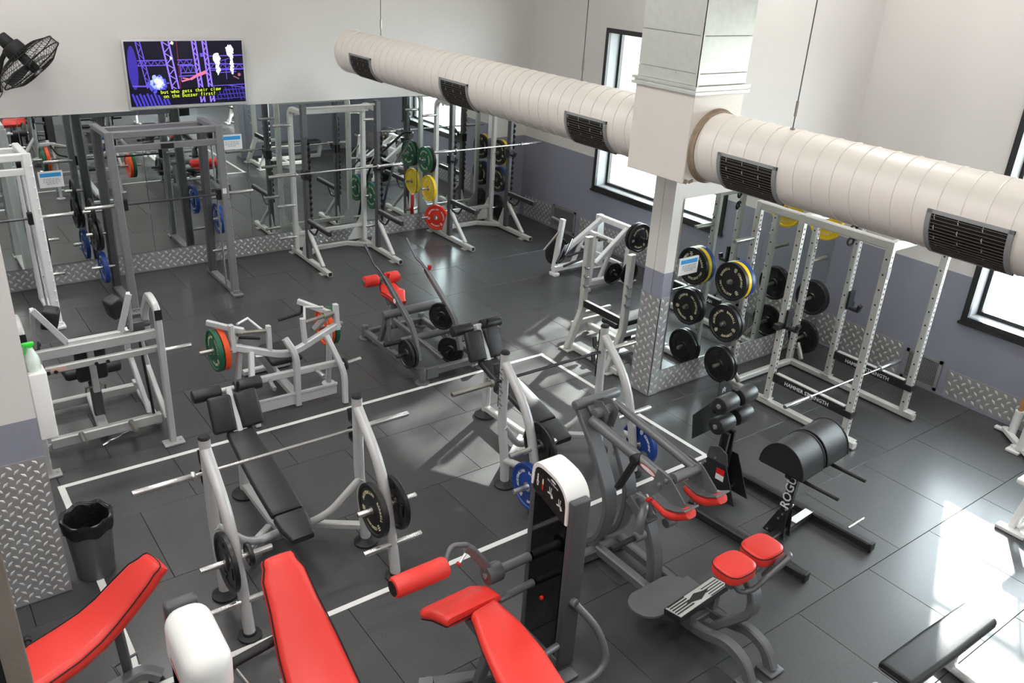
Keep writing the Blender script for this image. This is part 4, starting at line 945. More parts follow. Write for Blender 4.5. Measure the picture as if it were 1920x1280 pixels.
# ================================================================== flat press bench partly behind the column
Gm = thing('press_bench', 'silver olympic bench partly hidden behind the metal clad column', 'bench', (7.3, 7.05, 0))
for y in (7.42, 6.66):
    part(Gm, 'upright', steel, bar(fillet([(6.66, y, .02), (6.80, y, .38), (6.86, y, .52), (6.86, y, 1.50)], .12), .07, .10), box((6.825, y-.04, 1.30), (6.83, y+.04, 1.49)))
    for z in (.86, .98, 1.10): part(Gm, 'bar_hook', chrome, tube([(6.86, y-.05, z), (6.80, y-.06, z), (6.77, y-.06, z+.05)], .012, n=8))
    part(Gm, 'side_arm', steel, bar([(6.86, y, .46), (7.35, y, .46)], .05, .06))
    part(Gm, 'foot_plate', steel, pad((6.66, y, .012), (.14, .18, .022), .004, seg=1))
part(Gm, 'base_tube', steel, bar([(6.72, 7.44, .05), (6.72, 6.50, .05)], .08, .08))
part(Gm, 'cross_bar', black, bar([(6.86, 7.42, .62), (6.86, 6.66, .62)], .05, .09)); part(Gm, 'cross_bar_top', steel, box((6.84, 6.68, .662), (6.88, 7.40, .668)))
part(Gm, 'rear_base', steel, bar([(7.28, 7.72, .10), (7.28, 6.50, .10)], .07, .08), bar([(6.98, 7.74, .17), (7.62, 7.74, .17)], .05, .07), bar([(7.28, 7.72, .02), (7.28, 7.74, .17)], .07, .06))
part(Gm, 'spine', steel, bar([(6.76, 7.04, .12), (8.2, 7.04, .12), (8.25, 7.04, .36)], .07, .08))
part(Gm, 'bench_pad', blackv, pad((7.60, 7.04, .44), (1.25, .28, .07), .028))
part(Gm, 'pad_end', blackv, pad((7.05, 6.80, .34), (.2, .06, .10), .02))

# ================================================================== power rack (right)
Hm = thing('power_rack', 'tall silver power rack in front of the partition mirror, with black safety bars', 'power rack', (8.33, 4.8, 0))
HX0, HX1, HT = 7.74, 8.92, 2.30
for x, g in ((HX0, -1), (HX1, 1)):
    part(Hm, 'base_rail', steel, bar([(x, 5.66, .05), (x, 3.90, .05)], .075, .075), box((x-.055, 3.92, .088), (x+.055, 4.02, .098)), box((x-.055, 5.02, .088), (x+.055, 5.14, .098)))
    for yy in (5.07, 4.05, 5.64):
        if yy > 5.5: P = part(Hm, 'storage_upright', steel, bar([(x, yy, .08), (x, yy, HT)], .075, .075))
        else: P = part(Hm, 'upright', steel, bar([(x, yy, .08), (x, yy, HT)], .075, .075))
        part(P, 'hole', black, *[sh for k in range(36) for sh in (cbox((x, yy-.0376, .22+k*.055), (.016, .002, .022)),)], kind='stuff')
        part(P, 'side_hole', black, *[cbox((x-.0376, yy, .20+k*.16), (.002, .018, .018)) for k in range(13)], kind='stuff')
        if yy > 5.5:
            for zb in (.50, .62, 1.05, 1.17, 1.58, 1.70, 1.98): part(P, 'bolt', chrome, cyl((x, yy-.03, zb), (x, yy-.055, zb), .022, n=10, bev=.006))
    part(Hm, 'top_side', steel, bar([(x, 5.66, HT-.04), (x, 4.03, HT-.04)], .07, .09))
    sf = part(Hm, 'safety_bar', blackp, bar([(x, 5.07, .38), (x, 4.05, .38)], .045, .11))
    part(sf, 'wear_strip', steel, box((x-.025, 4.12, .436), (x+.025, 5.0, .446)))
    part(sf, 'lettering', pale, place(text('HAMMER STRENGTH', .062, .0006, 0, .001), basis((0, -1, 0), (0, 0, 1), (x-.0255, 4.58, .375))))
    part(sf, 'end_bracket', blackp, cbox((x, 4.05, .38), (.10, .10, .07)))
    part(Hm, 'bar_cup', blackp, cbox((x, 5.0, 1.12), (.10, .03, .22)), bar([(x, 5.02, 1.02), (x, 4.88, 1.02), (x, 4.86, 1.09)], .06, .04), cbox((x+g*.07, 5.05, 1.03), (.14, .07, .06)))
    part(Hm, 'name_plate', greyp, box((x-.032, 4.010, 1.93), (x+.032, 4.0125, 2.03)))
    for zp in (.34, .88, 1.40, 1.88): part(Hm, 'plate_peg', worn, cyl((x, 5.64, zp), (x+g*.34, 5.64, zp), .0245, n=14, bev=.004))
    part(Hm, 'bar_holder_tube', worn, cyl((x+g*.06, 5.60, .30), (x+g*.02, 5.48, .12), .03, n=14, bev=.004))
part(Hm, 'rear_base', steel, bar([(HX0, 5.62, .05), (HX1, 5.62, .05)], .07, .07))
for y in (4.05, 5.07):
    part(Hm, 'top_beam', steel, bar([(HX0-.02, y, HT-.05), (HX1+.02, y, HT-.05)], .07, .10))
part(Hm, 'rear_top_beam', steel, bar([(HX0, 5.64, HT-.05), (HX1, 5.64, HT-.05)], .06, .07))
part(Hm, 'top_bolt', chrome, *[cyl((x, 4.015, HT-.05), (x, 3.99, HT-.05), .022, n=10, bev=.006) for x in (8.1, 8.2, 8.5, 8.6)])
barbell(8.21, 4.42, .465, 2.2, 'chrome barbell lying across the black safety bars of the power rack')
g_ = 'plates stored on the power rack'
plate('black', (7.46, 5.64, 1.40), -1, 'black lettered bumper plate topmost on the left of the power rack', g_, 2.6)
plate('yellow', (7.515, 5.64, 1.40), -1, 'yellow bumper plate sandwiched at the top left of the power rack', g_)
plate('blue', (7.575, 5.64, 1.40), -1, 'blue bumper plate innermost at the top left of the power rack', g_)
plate('black', (7.47, 5.64, .88), -1, 'black lettered bumper plate in the middle on the left of the power rack', g_, 1.1)
plate('black', (7.53, 5.64, .88), -1, 'second black bumper plate in the middle on the left of the power rack', g_)
plate('iron', (7.50, 5.64, .34), -1, 'black iron plate lowest on the left of the power rack', g_)
plate('iron', (7.55, 5.64, .34), -1, 'second black iron plate lowest on the left of the power rack, behind the first', g_)
plate('yellow', (9.10, 5.64, 1.88), 1, 'yellow bumper plate topmost on the right of the power rack', g_)
plate('iron', (9.12, 5.64, .88), 1, 'black iron plate in the middle on the right of the power rack', g_)
plate('iron', (9.17, 5.64, .88), 1, 'second black iron plate in the middle on the right of the power rack', g_)
plate('iron', (9.13, 5.64, .34), 1, 'black iron plate lowest on the right of the power rack', g_)
for k, z in enumerate((1.98, 1.83)):
    solo('spring_collar', black, '%s black collar clip hanging on the far upright of the power rack' % ('upper', 'lower')[k], 'collar clip',
         ring((8.80, 5.10, z), .042, .013, (0.3, 1, 0), 18, 8), cbox((8.85, 5.08, z+.03), (.04, .03, .03)), loc=(8.80, 5.10, z), group='collar clips on the power rack')

# ================================================================== black glute ham developer
Im = thing('glute_ham_bench', 'black glute ham bench with half round thigh pads and ankle rollers', 'gym machine', (5.84, 3.6, 0), rotz=math.radians(4.5), local=True)
for x in (-.42, .42):
    part(Im, 'base_rail', blackp, bar([(x, .92 if x > 0 else .55, .055), (x, -.82 if x > 0 else -.68, .055)], .075, .08))
    part(Im, 'rail_cap', rubber, pad((x, -.83 if x > 0 else -.69, .055), (.08, .03, .086), .008))
part(Im, 'adjust_pin', chrome, cyl((.46, -.58, .09), (.64, -.62, .14), .011, n=8))
part(Im, 'rear_cross', blackp, bar([(-.42, -.22, .07), (.42, -.22, .07)], .07, .075))
part(Im, 'cross_strip', pale, box((.10, -.26, .108), (.38, -.185, .1095)))
part(Im, 'front_cross', blackp, bar([(-.42, .52, .07), (.42, .78, .07)], .07, .075))
pm = part(Im, 'pad_post', blackp, bar([(-.06, -.18, .06), (-.06, -.22, .40), (-.06, -.25, .88)], .075, .075))
part(pm, 'lettering', pale, place(text('ROGUE', .118, .0006, 0, .002), basis((0, -.06, .998), (0, .998, .06), (-.0985, -.225, .535))))
part(Im, 'post_gusset', blackp, poly([(-.28, .03), (-.06, .03), (-.17, .30), (-.25, .30)], 'X', -.112, -.102), poly([(-.28, .03), (-.06, .03), (-.17, .30), (-.25, .30)], 'X', -.018, -.008))
for k, (yy, zz) in enumerate(((-.26, .06), (-.14, .06), (-.22, .22), (-.25, .28), (-.27, .34))): part(Im, 'bolt', chrome, cyl((-.122, yy+.03, zz), (.002, yy+.03, zz), .011, n=8))
for g in (-1, 1):
    n = 20; prof = [(.205*math.cos(PI*i/n), .245*math.sin(PI*i/n)) for i in range(n+1)]
    xa, xb = (g*.02-.03, g*.36-.03)
    o = part(Im, 'thigh_pad', blackv, poly([(-.25+py, .86+pz) for py, pz in prof], 'X', min(xa, xb), max(xa, xb)))
    part(o, 'pad_board', black, box((min(xa, xb)+.01, -.45, .845), (max(xa, xb)-.01, -.05, .862)))
    for xe in (xa, xb): part(o, 'piping', rubber, sweep([(xe, -.25+py*1.005, .86+pz*1.005) for py, pz in prof], csec(.006, 6)))
    part(Im, 'hand_grip', rubber, cyl((g*.22-.03, -.30, .78), (g*.22-.03, -.72, .78), .017, n=12, bev=.004), bar([(-.03, -.28, .78), (g*.26-.03, -.28, .78)], .06, .05))
tw = part(Im, 'roller_tower', blackp, bar([(.10, .56, .08), (.09, .54, .70)], .04, .07), bar([(-.02, .56, .08), (.0, .54, .70)], .04, .07))
part(Im, 'tower_side', blackp, poly([(.28, .05), (.76, .05), (.64, .46), (.46, .46)], 'X', .13, .14), poly([(.28, .05), (.76, .05), (.64, .46), (.46, .46)], 'X', -.08, -.07))
part(Im, 'index_plate', greypl, poly([(.42, .42), (.66, .42), (.64, .54), (.54, .58), (.45, .54)], 'X', -.085, -.076))
part(Im, 'warning_label', redkn, box((-.083, .44, .30), (-.081, .53, .36))); part(Im, 'warning_text', pale, box((-.083, .44, .24), (-.081, .53, .298)))
for k, (yy, zz) in enumerate(((.82, .08), (.74, .14), (.86, .14), (.46, .10), (.58, .12), (.66, .36), (.56, .45))): part(Im, 'tower_bolt', chrome, cyl((-.088, yy, zz), (.15, yy, zz), .012, n=8))
part(Im, 'roller_post', blackp, bar([(.04, .60, .42), (.04, .58, .66), (.04, .56, 1.14)], .045, .06))
for g in (-1, 1):
    for yy, zz in ((.53, 1.06), (.53, .85)):
        r_ = part(Im, 'roller', blackv, cyl((.02+g*.035, yy, zz), (.02+g*.25, yy, zz), .082, bev=.014, n=24))
        part(r_, 'axle_bolt', chrome, cyl((.02+g*.25, yy, zz), (.02+g*.262, yy, zz), .026, n=10, bev=.006))
part(Im, 'roller_bolt', blackp, cyl((-.12, .53, 1.06), (.18, .53, 1.06), .02, n=10), cyl((-.12, .53, .85), (.18, .53, .85), .02, n=10))
def tilted(pts2, c, xa, ya, th):
    M = basis(xa, ya, c); v, fc = poly(pts2, 'Z', 0, th); return [M @ p for p in v], fc
fp_ = part(Im, 'foot_plate', blackp, tilted([(-.30, -.22), (.0, -.22), (.05, -.22), (.36, -.20), (.36, .05), (.18, .22), (.10, .22), (.06, .08), (-.30, .02)], (.0, .74, .88), (1, 0, 0), (0, .14, .99), .006))
part(fp_, 'logo', pale, *[tilted([(-.012, -.02), (-.004, -.02), (.004, .02), (-.004, .02)], (.145+.018*i, .752, 1.01+.012*(i % 2)), (1, 0, 0), (0, .14, .99), .0008) for i in range(3)], kind='stuff')
part(Im, 'plate_arm', blackp, bar([(.05, .52, .80), (.05, .74, .84)], .05, .05))

# ================================================================== dark press machine with red shoulder pads and two red seats
Jm = thing('shoulder_press_machine', 'dark grey machine with red shoulder pads, twin red seats and footboard', 'gym machine', (4.31, 3.4, 0))
JX = 4.31
for x, g in ((4.20, -1), (4.44, 1)):
    part(Jm, 'base_rail', darkp, bar(fillet([(x, 4.06, .10), (x, 2.92, .10), (x, 2.66, .20), (x, 2.50, .16), (x, 2.42, .02)], .16), .075, .085))
    part(Jm, 'foot', darkp, pad((x, 2.43, .012), (.15, .15, .024), .01))
    part(Jm, 'curved_frame', darkp, bar(fillet([(x-.01*g, 4.28, .05), (x-.01*g, 4.05, .22), (x-.01*g, 3.97, .62), (x, 4.20, 1.02), (x+.01*g, 4.44, 1.32)], .40, 8), .055, .13, up=(1, 0, 0)))
    part(Jm, 'arm_tube', darkp, cyl((x+.0*g, 4.30, 1.33 if g > 0 else 1.24), (x+.0*g, 3.40, 1.20 if g > 0 else 1.14), .046 if g < 0 else .036, n=18, bev=.006))
    part(Jm, 'pivot_plate', darkp, poly([(4.36, 1.20), (4.22, 1.16), (4.18, 1.34), (4.28, 1.40), (4.38, 1.36)], 'X', x-.07*g-.004, x-.07*g+.004))
    part(Jm, 'end_plate', darkp, poly([(3.54, 1.06), (3.50, 1.24), (3.36, 1.22), (3.20, 1.10), (3.20, 1.05), (3.36, 1.03)], 'X', x+.05*g-.004, x+.05*g+.004))
    for yy, zz in ((3.46, 1.12), (3.40, 1.19)): part(Jm, 'bolt', chrome, cyl((x+.054*g, yy, zz), (x+.066*g, yy, zz), .017, n=10, bev=.004))
    (b1, s1) = cushion([(x+.05*g, 3.42, .985), (x+.05*g, 3.32, .965), (x+.05*g, 3.24, .99), (x+.05*g, 3.17, 1.04)], [.15, .16, .15, .12], .085, (1, 0, 0))
    o = part(Jm, 'shoulder_pad', redv, b1); part(o, 'pad_board', darkp, bar([(x+.05*g, 3.46, 1.045), (x+.05*g, 3.32, 1.02), (x+.05*g, 3.22, 1.05), (x+.05*g, 3.14, 1.10)], .15, .012))
    part(Jm, 'handle_tube', darkp, tube(fillet([(JX, 3.72, .72), (JX+.08*g, 3.64, .78), (JX+.17*g, 3.59, .70), (JX+.17*g, 3.58, .575)], .10), .034))
    part(Jm, 'handle_boss', darkp, cyl((JX+.12*g, 3.58, .575), (JX+.22*g, 3.58, .575), .042, n=16, bev=.006))
    part(Jm, 'hand_grip', rubber, cyl((JX+.22*g, 3.58, .575), (JX+.47*g, 3.58, .575), .022, n=14, bev=.006))
    c_ = (4.22, 2.75, .81) if g < 0 else (4.55, 2.77, .81)
    o = part(Jm, 'seat_pad', redv, softpad(c_, .145, .125, .095)); part(o, 'piping', black, sweep(superell(c_[0], c_[1], c_[2]+.028, .1465, .1265, 3), csec(.004, 5), closed=True))
    part(Jm, 'seat_stem', darkp, cyl((c_[0], c_[1], .66), (c_[0], c_[1], .77), .03, n=12))
part(Jm, 'seat_crossbar', darkp, bar([(4.20, 2.75, .66), (4.58, 2.77, .66)], .06, .05))
part(Jm, 'seat_post', darkp, bar(fillet([(4.33, 2.88, .12), (4.37, 2.62, .42), (4.39, 2.64, .56), (4.40, 2.74, .66)], .1), .06, .11, up=(1, 0, 0)))
part(Jm, 'top_tube', darkp, cyl((4.10, 4.42, 1.34), (4.58, 4.42, 1.34), .042, n=18, bev=.014))
part(Jm, 'top_plate', darkp, pad((4.34, 4.36, 1.30), (.26, .16, .03), .008, (.5, 0, 0)))
part(Jm, 'pivot_tube', darkp, cyl((4.20, 4.28, 1.30), (4.48, 4.28, 1.30), .045, n=18, bev=.006), cyl((4.22, 3.40, 1.18), (4.50, 3.40, 1.18), .04, n=16))
part(Jm, 'link_arm', blackp, bar([(4.17, 3.89, .84), (4.17, 3.74, 1.18)], .04, .07, up=(1, 0, 0)), cyl((4.13, 3.74, 1.18), (4.25, 3.74, 1.18), .045, n=16, bev=.006))
part(Jm, 'counter_block', darkp, pad((4.31, 3.74, .66), (.12, .26, .10), .012, (.5, 0, 0)), cyl((JX, 3.76, .78), (JX, 3.64, .66), .052, n=16, bev=.006))
part(Jm, 'release_knob', redkn, cyl((4.22, 3.62, .86), (4.22, 3.58, .88), .022, n=12, bev=.008)); part(Jm, 'release_pin', chrome, cyl((4.22, 3.74, .84), (4.22, 3.62, .86), .012, n=10))
part(Jm, 'centre_post', darkp, bar(fillet([(4.32, 3.52, .10), (4.32, 3.55, .40), (4.31, 3.70, .66)], .2), .09, .12, up=(1, 0, 0)))
part(Jm, 'side_bracket', darkp, poly([(4.16, .40), (4.30, .66), (4.46, .66), (4.40, .48)], 'X', 4.02, 4.03), cyl((4.0, 4.42, .60), (4.03, 4.42, .60), .02, n=10))
part(Jm, 'cross_member', darkp, bar([(3.86, 4.10, .06), (4.52, 4.06, .06)], .09, .10), bar([(4.16, 3.02, .10), (4.48, 3.02, .10)], .06, .06))
ov = [(4.10+.25*math.copysign(1, math.cos(a))*.55+.16*math.cos(a), 3.24+.15*math.sin(a)) for a in [2*PI*i/28 for i in range(28)]]
part(Jm, 'foot_platform', darkp, poly(ov, 'Z', .232, .25))
part(Jm, 'platform_post', darkp, box((4.14, 3.12, .12), (4.22, 3.30, .235)), box((4.38, 3.12, .12), (4.46, 3.30, .235)))
fb = part(Jm, 'footboard', blackp, cbox((4.24, 3.02, .31), (.58, .15, .05), (-.15, 0, .08)))
part(fb, 'footboard_tread', galv, cbox((4.24, 3.018, .338), (.57, .14, .006), (-.15, 0, .08)))
part(fb, 'tread_groove', blackp, *[cbox((4.24+sx*.18, 3.018+dy, .3425-dy*.15), (.19, .009, .003), (-.15, 0, .08)) for sx in (-1, 1) for dy in (-.05, -.025, 0, .025, .05)], kind='stuff')
part(fb, 'tread_lozenge', blackp, tilted([(-.13, 0), (0, -.042), (.13, 0), (0, .042)], (4.24, 3.018, .3425), (1, .08, 0), (0, 1, -.15), .001))
part(Jm, 'footboard_leg', darkp, box((4.15, 2.98, .14), (4.21, 3.06, .29)), box((4.41, 2.98, .14), (4.47, 3.06, .29)))
part(Jm, 'seat_bar', darkp, tube(fillet([(4.22, 2.76, .76), (4.22, 2.68, .64), (4.30, 2.62, .66), (4.52, 2.52, .93), (4.57, 2.57, .91), (4.50, 2.68, .66)], .06), .02))
bd = lathe([(.001, 0), (1, 0), (1, .0015), (.001, .0015)], 24)
Mbd = basis((0, -.99, -.14), (0, -.14, .99), (4.153, 3.60, 1.167))
part(Jm, 'badge_rim', redkn, ([Mbd @ V3((p.x*.085, p.y*.022, p.z)) for p in bd[0]], bd[1])); Mb2 = basis((0, -.99, -.14), (0, -.14, .99), (4.1515, 3.60, 1.167))
part(Jm, 'badge_face', pale, ([Mb2 @ V3((p.x*.078, p.y*.016, p.z)) for p in bd[0]], bd[1]))

# ================================================================== weight stack towers (leg curl, leg extension)
def tower(T, x0, x1, y0, y1, zt, big=True):
    dz = zt-1.60
    for ya, yb in ((y0, y0+.06), (y1-.06, y1)):
        part(T, 'tower_post', greypl, pad(((x0+x1)/2-.01, (ya+yb)/2, (zt-.17 if ya == y0 else zt-.10)/2), (x1-x0-.02, .06, (zt-.17) if ya == y0 else (zt-.10)), .012))
    n = 18; L = y1-y0; prof = []
    for i in range(n+1):
        t = i/n; a = PI*t; yy = (y0+y1)/2+.012+(L/2-.035)*math.copysign(abs(math.cos(a))**.75, math.cos(a)); zz = zt-.20+.20*math.sin(a)**.6-.10*(.5-.5*math.cos(a))*1.0
        prof.append((yy, zz))
    inner = [((y0+y1)/2+.012+(p[0]-(y0+y1)/2-.012)*.88, zt-.21+(p[1]-zt+.21)*.84-.06*(1-k/n)*0) for k, p in enumerate(prof)]
    lo0, lo1 = prof[0], prof[-1]
    ring_ = prof+[(lo1[0], zt-.36), (inner[-1][0], zt-.36)]+inner[::-1]+[(inner[0][0], zt-.26), (lo0[0], zt-.26)]
    # white cap as a shell of quads
    cp = [(lo0[0], zt-.24)]+prof+[(lo1[0], zt-.36)]
    ci = [(lo0[0]-.014, zt-.24)]+inner+[(lo1[0]+.02, zt-.36)]
    vs = []; fs = []; m = len(cp)
    for xx in (x0-.012, x1+.012):
        vs += [V3((xx, a, b)) for a, b in cp]+[V3((xx, a, b)) for a, b in ci]
    for i in range(m-1):
        fs += [(i, i+1, m+i+1, m+i), (2*m+i, 3*m+i, 3*m+i+1, 2*m+i+1), (i, 2*m+i, 2*m+i+1, i+1), (m+i, m+i+1, 3*m+i+1, 3*m+i)]
    fs += [(0, m, 3*m, 2*m), (m-1, 2*m-1+0, 4*m-1, 3*m-1)]
    cap_ = part(T, 'cap', whitepl, (vs, fs))
    face = poly([(lo0[0]-.014, zt-.27)]+inner+[(lo1[0]+.02, zt-.37)], 'X', x0-.006, x0+.02)
    pc = part(T, 'placard', black, face)
    return pc, (lo0[0], lo1[0])
K = thing('leg_curl_machine', 'leg curl machine with white capped weight tower, red roller and red bench', 'gym machine', (2.8, 3.4, 0))
kx0, kx1, ky0, ky1 = 3.13, 3.30, 3.28, 3.74
pc, _ = tower(K, kx0, kx1, ky0, ky1, 1.60)
xs = kx0-.0075
def onface(y, z): return V3((xs, y, z))
def quadf(y, z, w, h, rot=0):
    M = basis((0, -math.cos(rot), math.sin(rot)), (0, math.sin(rot), math.cos(rot)), (xs, y, z)); v, fc = box((-w/2, -h/2, 0), (w/2, h/2, .0008)); return [M @ p for p in v], fc
part(pc, 'figure_standing', pale, quadf(3.655, 1.43, .012, .045), quadf(3.655, 1.462, .010, .012), quadf(3.66, 1.395, .006, .04, .15), quadf(3.648, 1.395, .006, .04, -.15), kind='stuff')
part(pc, 'figure_back', cream, quadf(3.60, 1.425, .014, .03), quadf(3.60, 1.448, .010, .012), kind='stuff'); part(pc, 'figure_legs', redkn, quadf(3.60, 1.39, .012, .045), kind='stuff')
part(pc, 'figure_start', pale, quadf(3.52, 1.385, .05, .012), quadf(3.50, 1.372, .02, .03, .4), quadf(3.525, 1.41, .006, .05, .1), quadf(3.51, 1.41, .006, .05, -.1), kind='stuff')
part(pc, 'figure_end', pale, quadf(3.42, 1.345, .05, .012), quadf(3.40, 1.332, .02, .03, .4), quadf(3.425, 1.37, .006, .05, .1), quadf(3.41, 1.37, .006, .05, -.1), kind='stuff')
part(pc, 'lettering', pale, place(text('LEG CURLING', .019, .0004), basis((0, -.97, -.24), (0, -.24, .97), (xs, 3.50, 1.468))))
ovl = lathe([(.001, 0), (1, 0), (1, .0008), (.001, .0008)], 18); Mo = basis((0, -.97, -.24), (0, -.24, .97), (xs, 3.495, 1.492))
part(pc, 'brand_oval', pale, ([Mo @ V3((p.x*.028, p.y*.008, p.z)) for p in ovl[0]], ovl[1]))
part(K, 'front_shield', smoke, box((kx0-.002, ky0+.06, .10), (kx0+.002, ky1-.06, 1.30)))
part(K, 'rear_shield', smoke, box((kx1-.03, ky0+.06, .10), (kx1-.026, ky1-.06, 1.30)))
for k in range(15): part(K, 'stack_plate', blackp, box((kx0+.03, 3.42, .14+k*.026), (kx1-.05, 3.60, .163+k*.026)))
for yy in (3.45, 3.57): part(K, 'guide_rod', chrome, cyl((kx0+.08, yy, .08), (kx0+.08, yy, 1.30), .010, n=10))
part(K, 'stack_rod', worn, cyl((kx0+.08, 3.51, .50), (kx0+.08, 3.51, 1.30), .012, n=10))
part(K, 'weight_scale', cream, box((kx0+.024, 3.495, .15), (kx0+.028, 3.525, .50)))
part(K, 'selector_pin', redkn, cyl((kx0-.02, 3.51, .50), (kx0+.03, 3.51, .50), .016, n=14, bev=.005))
part(K, 'tower_base', darkp, box((kx0-.01, ky0+.02, .0), (kx1-.02, ky1-.02, .09)), pad((3.12, 3.20, .012), (.20, .10, .024), .01))
part(K, 'grab_rail', darkp, tube(fillet([(3.22, 3.26, .58), (3.34, 3.12, .40), (3.36, 3.02, .16), (3.16, 3.02, .08), (2.80, 3.16, .08)], .16), .027), cyl((3.20, 3.29, .60), (3.21, 3.25, .60), .032, n=14, bev=.004))
part(K, 'lever_shaft', darkp, cyl((2.84, 3.68, .75), (3.12, 3.68, .75), .035, n=16))
part(K, 'lever_hub', greypl, cyl((2.74, 3.68, .75), (2.86, 3.68, .75), .072, n=24, bev=.008)); part(K, 'hub_bolt', chrome, cyl((2.732, 3.68, .75), (2.742, 3.68, .75), .022, n=12))
part(K, 'lever_arm', darkp, bar([(2.80, 3.68, .75), (2.66, 3.74, .96), (2.62, 3.75, 1.0)], .05, .06))
part(K, 'roller_hook', darkp, tube(fillet([(2.62, 3.75, 1.02), (2.50, 3.76, 1.06), (2.44, 3.72, .98), (2.42, 3.70, .95)], .06), .018)); part(K, 'lock_knob', redkn, cyl((2.55, 3.72, .92), (2.53, 3.72, .91), .018, n=12, bev=.006)); part(K, 'lock_pin', chrome, cyl((2.63, 3.75, .97), (2.55, 3.72, .92), .010, n=8))
ro = part(K, 'ankle_roller', redv, cyl((2.03, 3.70, .96), (2.43, 3.70, .96), .072, bev=.022, n=26)); part(ro, 'roller_end', black, cyl((2.025, 3.70, .96), (2.036, 3.70, .96), .052, n=20))
part(K, 'frame_tube', darkp, cyl((2.60, 3.56, .60), (3.12, 3.62, .56), .028, n=14), cyl((2.70, 3.20, .30), (3.12, 3.30, .22), .026, n=14))
part(K, 'bench_frame', darkp, bar([(2.56, 3.58, .55), (2.48, 2.3, .50)], .09, .07), bar([(2.52, 3.3, .50), (2.55, 3.45, .06)], .06, .08), bar([(2.30, 3.62, .05), (2.86, 3.40, .05)], .09, .07))
part(K, 'bench_foot', darkp, bar([(2.30, 3.62, .05), (2.22, 3.68, .03)], .11, .05), lathe([(.07, 0), (.07, .02), (.05, .03)], 20, (2.30, 3.66, 0)))
(b1, s1) = cushion([(2.50, 3.74, .585), (2.52, 3.64, .645), (2.54, 3.56, .65)], [.46, .48, .46], .085, (1, .02, 0))
o = part(K, 'thigh_pad', redv, b1); part(o, 'piping', black, s1)
(b1, s1) = cushion([(2.60, 3.46, .655), (2.575, 3.25, .64), (2.54, 3.0, .62), (2.50, 2.75, .60), (2.46, 2.3, .56)], [.24, .34, .40, .40, .40], .085, (1, .12, 0))
o = part(K, 'chest_pad', redv, b1); part(o, 'piping', black, s1)

L2 = thing('leg_extension_machine', 'machine at the lower left edge with white capped tower and tall red backrest', 'gym machine', (1.1, 3.6, 0))
pc2 = part(L2, 'cap', whitepl, pad((.76, 3.39, 1.37), (.235, .46, .36), .095, (.12, 0, 0), 5))
part(pc2, 'brand_mark', redkn, *[cbox((.6415, 3.46-.016*i, 1.34-.006*i), (.002, .011, .014)) for i in range(8)], kind='stuff')
part(L2, 'tower_post', greypl, pad((.76, 3.64, .77), (.17, .07, 1.54), .02)); part(L2, 'tower_post', greypl, pad((.77, 3.13, .66), (.17, .07, 1.32), .02))
part(L2, 'rear_shield', smoke, box((.84, 3.2, .10), (.844, 3.58, 1.22)))
part(L2, 'front_shield', smoke, box((.664, 3.2, .10), (.668, 3.58, 1.22)))
for k in range(14): part(L2, 'stack_plate', blackp, box((.70, 3.30, .14+k*.026), (.82, 3.48, .163+k*.026)))
part(L2, 'tower_base', darkp, box((.66, 3.16, 0), (.86, 3.62, .09)))
part(L2, 'cross_tube', blackp, cyl((.84, 3.72, .86), (1.40, 3.86, .80), .03, n=14), cyl((.90, 3.70, .82), (.90, 3.76, .90), .05, n=16))
part(L2, 'chrome_rod', chrome, cyl((1.02, 3.78, .82), (1.16, 3.30, .60), .014, n=10))
part(L2, 'base_tube', darkp, bar([(.80, 3.40, .06), (1.60, 3.40, .06)], .08, .08), bar([(1.46, 4.2, .05), (1.46, 2.6, .05)], .09, .08))
part(L2, 'back_strut', darkp, bar([(1.46, 3.95, .08), (1.46, 4.12, .80)], .06, .08))
part(L2, 'seat_frame', darkp, bar([(1.45, 3.4, .10), (1.45, 3.3, .38)], .10, .10))
(b1, s1) = cushion([(1.45, 3.28, .50), (1.455, 3.52, .60), (1.46, 3.74, .76), (1.46, 3.93, .94), (1.46, 4.06, 1.07), (1.46, 4.11, 1.12)], [.42, .42, .38, .31, .28, .22], .12, (1, 0, 0))
o = part(L2, 'backrest', redv, b1); part(o, 'piping', black, s1)
part(L2, 'seat_pad', redv, pad((1.45, 2.95, .46), (.42, .5, .09), .035))

L1 = thing('reclined_bench', 'low machine at the far lower left with a curved red reclining pad', 'gym machine', (.55, 4.7, 0))
(b1, s1) = cushion([(.0, 4.52, .60), (.14, 4.56, .63), (.30, 4.61, .645), (.44, 4.66, .67), (.56, 4.69, .73), (.68, 4.70, .83), (.78, 4.69, .93), (.83, 4.685, .97)], [.36, .39, .38, .35, .32, .30, .27, .22], .13, (.2, -1, 0))
o = part(L1, 'pad', redv, (b1[0], b1[1])); part(o, 'piping', black, s1)
part(L1, 'pad_rail', darkp, bar([(.06, 4.55, .54), (.50, 4.66, .63), (.66, 4.69, .72)], .08, .05))
part(L1, 'strut', darkp, bar([(.58, 4.69, .66), (.62, 4.84, .06)], .06, .05), tube([(.56, 4.82, .08), (.54, 4.86, .14), (.70, 4.90, .14), (.70, 4.85, .08)], .010, n=8))
part(L1, 'base_tube', darkp, bar(fillet([(-.2, 4.66, .06), (.45, 4.72, .08), (.70, 4.78, .08), (.80, 4.72, .03)], .12), .09, .08), bar([(.0, 4.55, .55), (-.05, 4.62, .06)], .08, .08))
part(L1, 'side_knob', blackp, cyl((.10, 4.78, .55), (.10, 4.90, .56), .018, n=12, bev=.004), cyl((.10, 4.90, .56), (.10, 4.94, .56), .026, n=12, bev=.006))

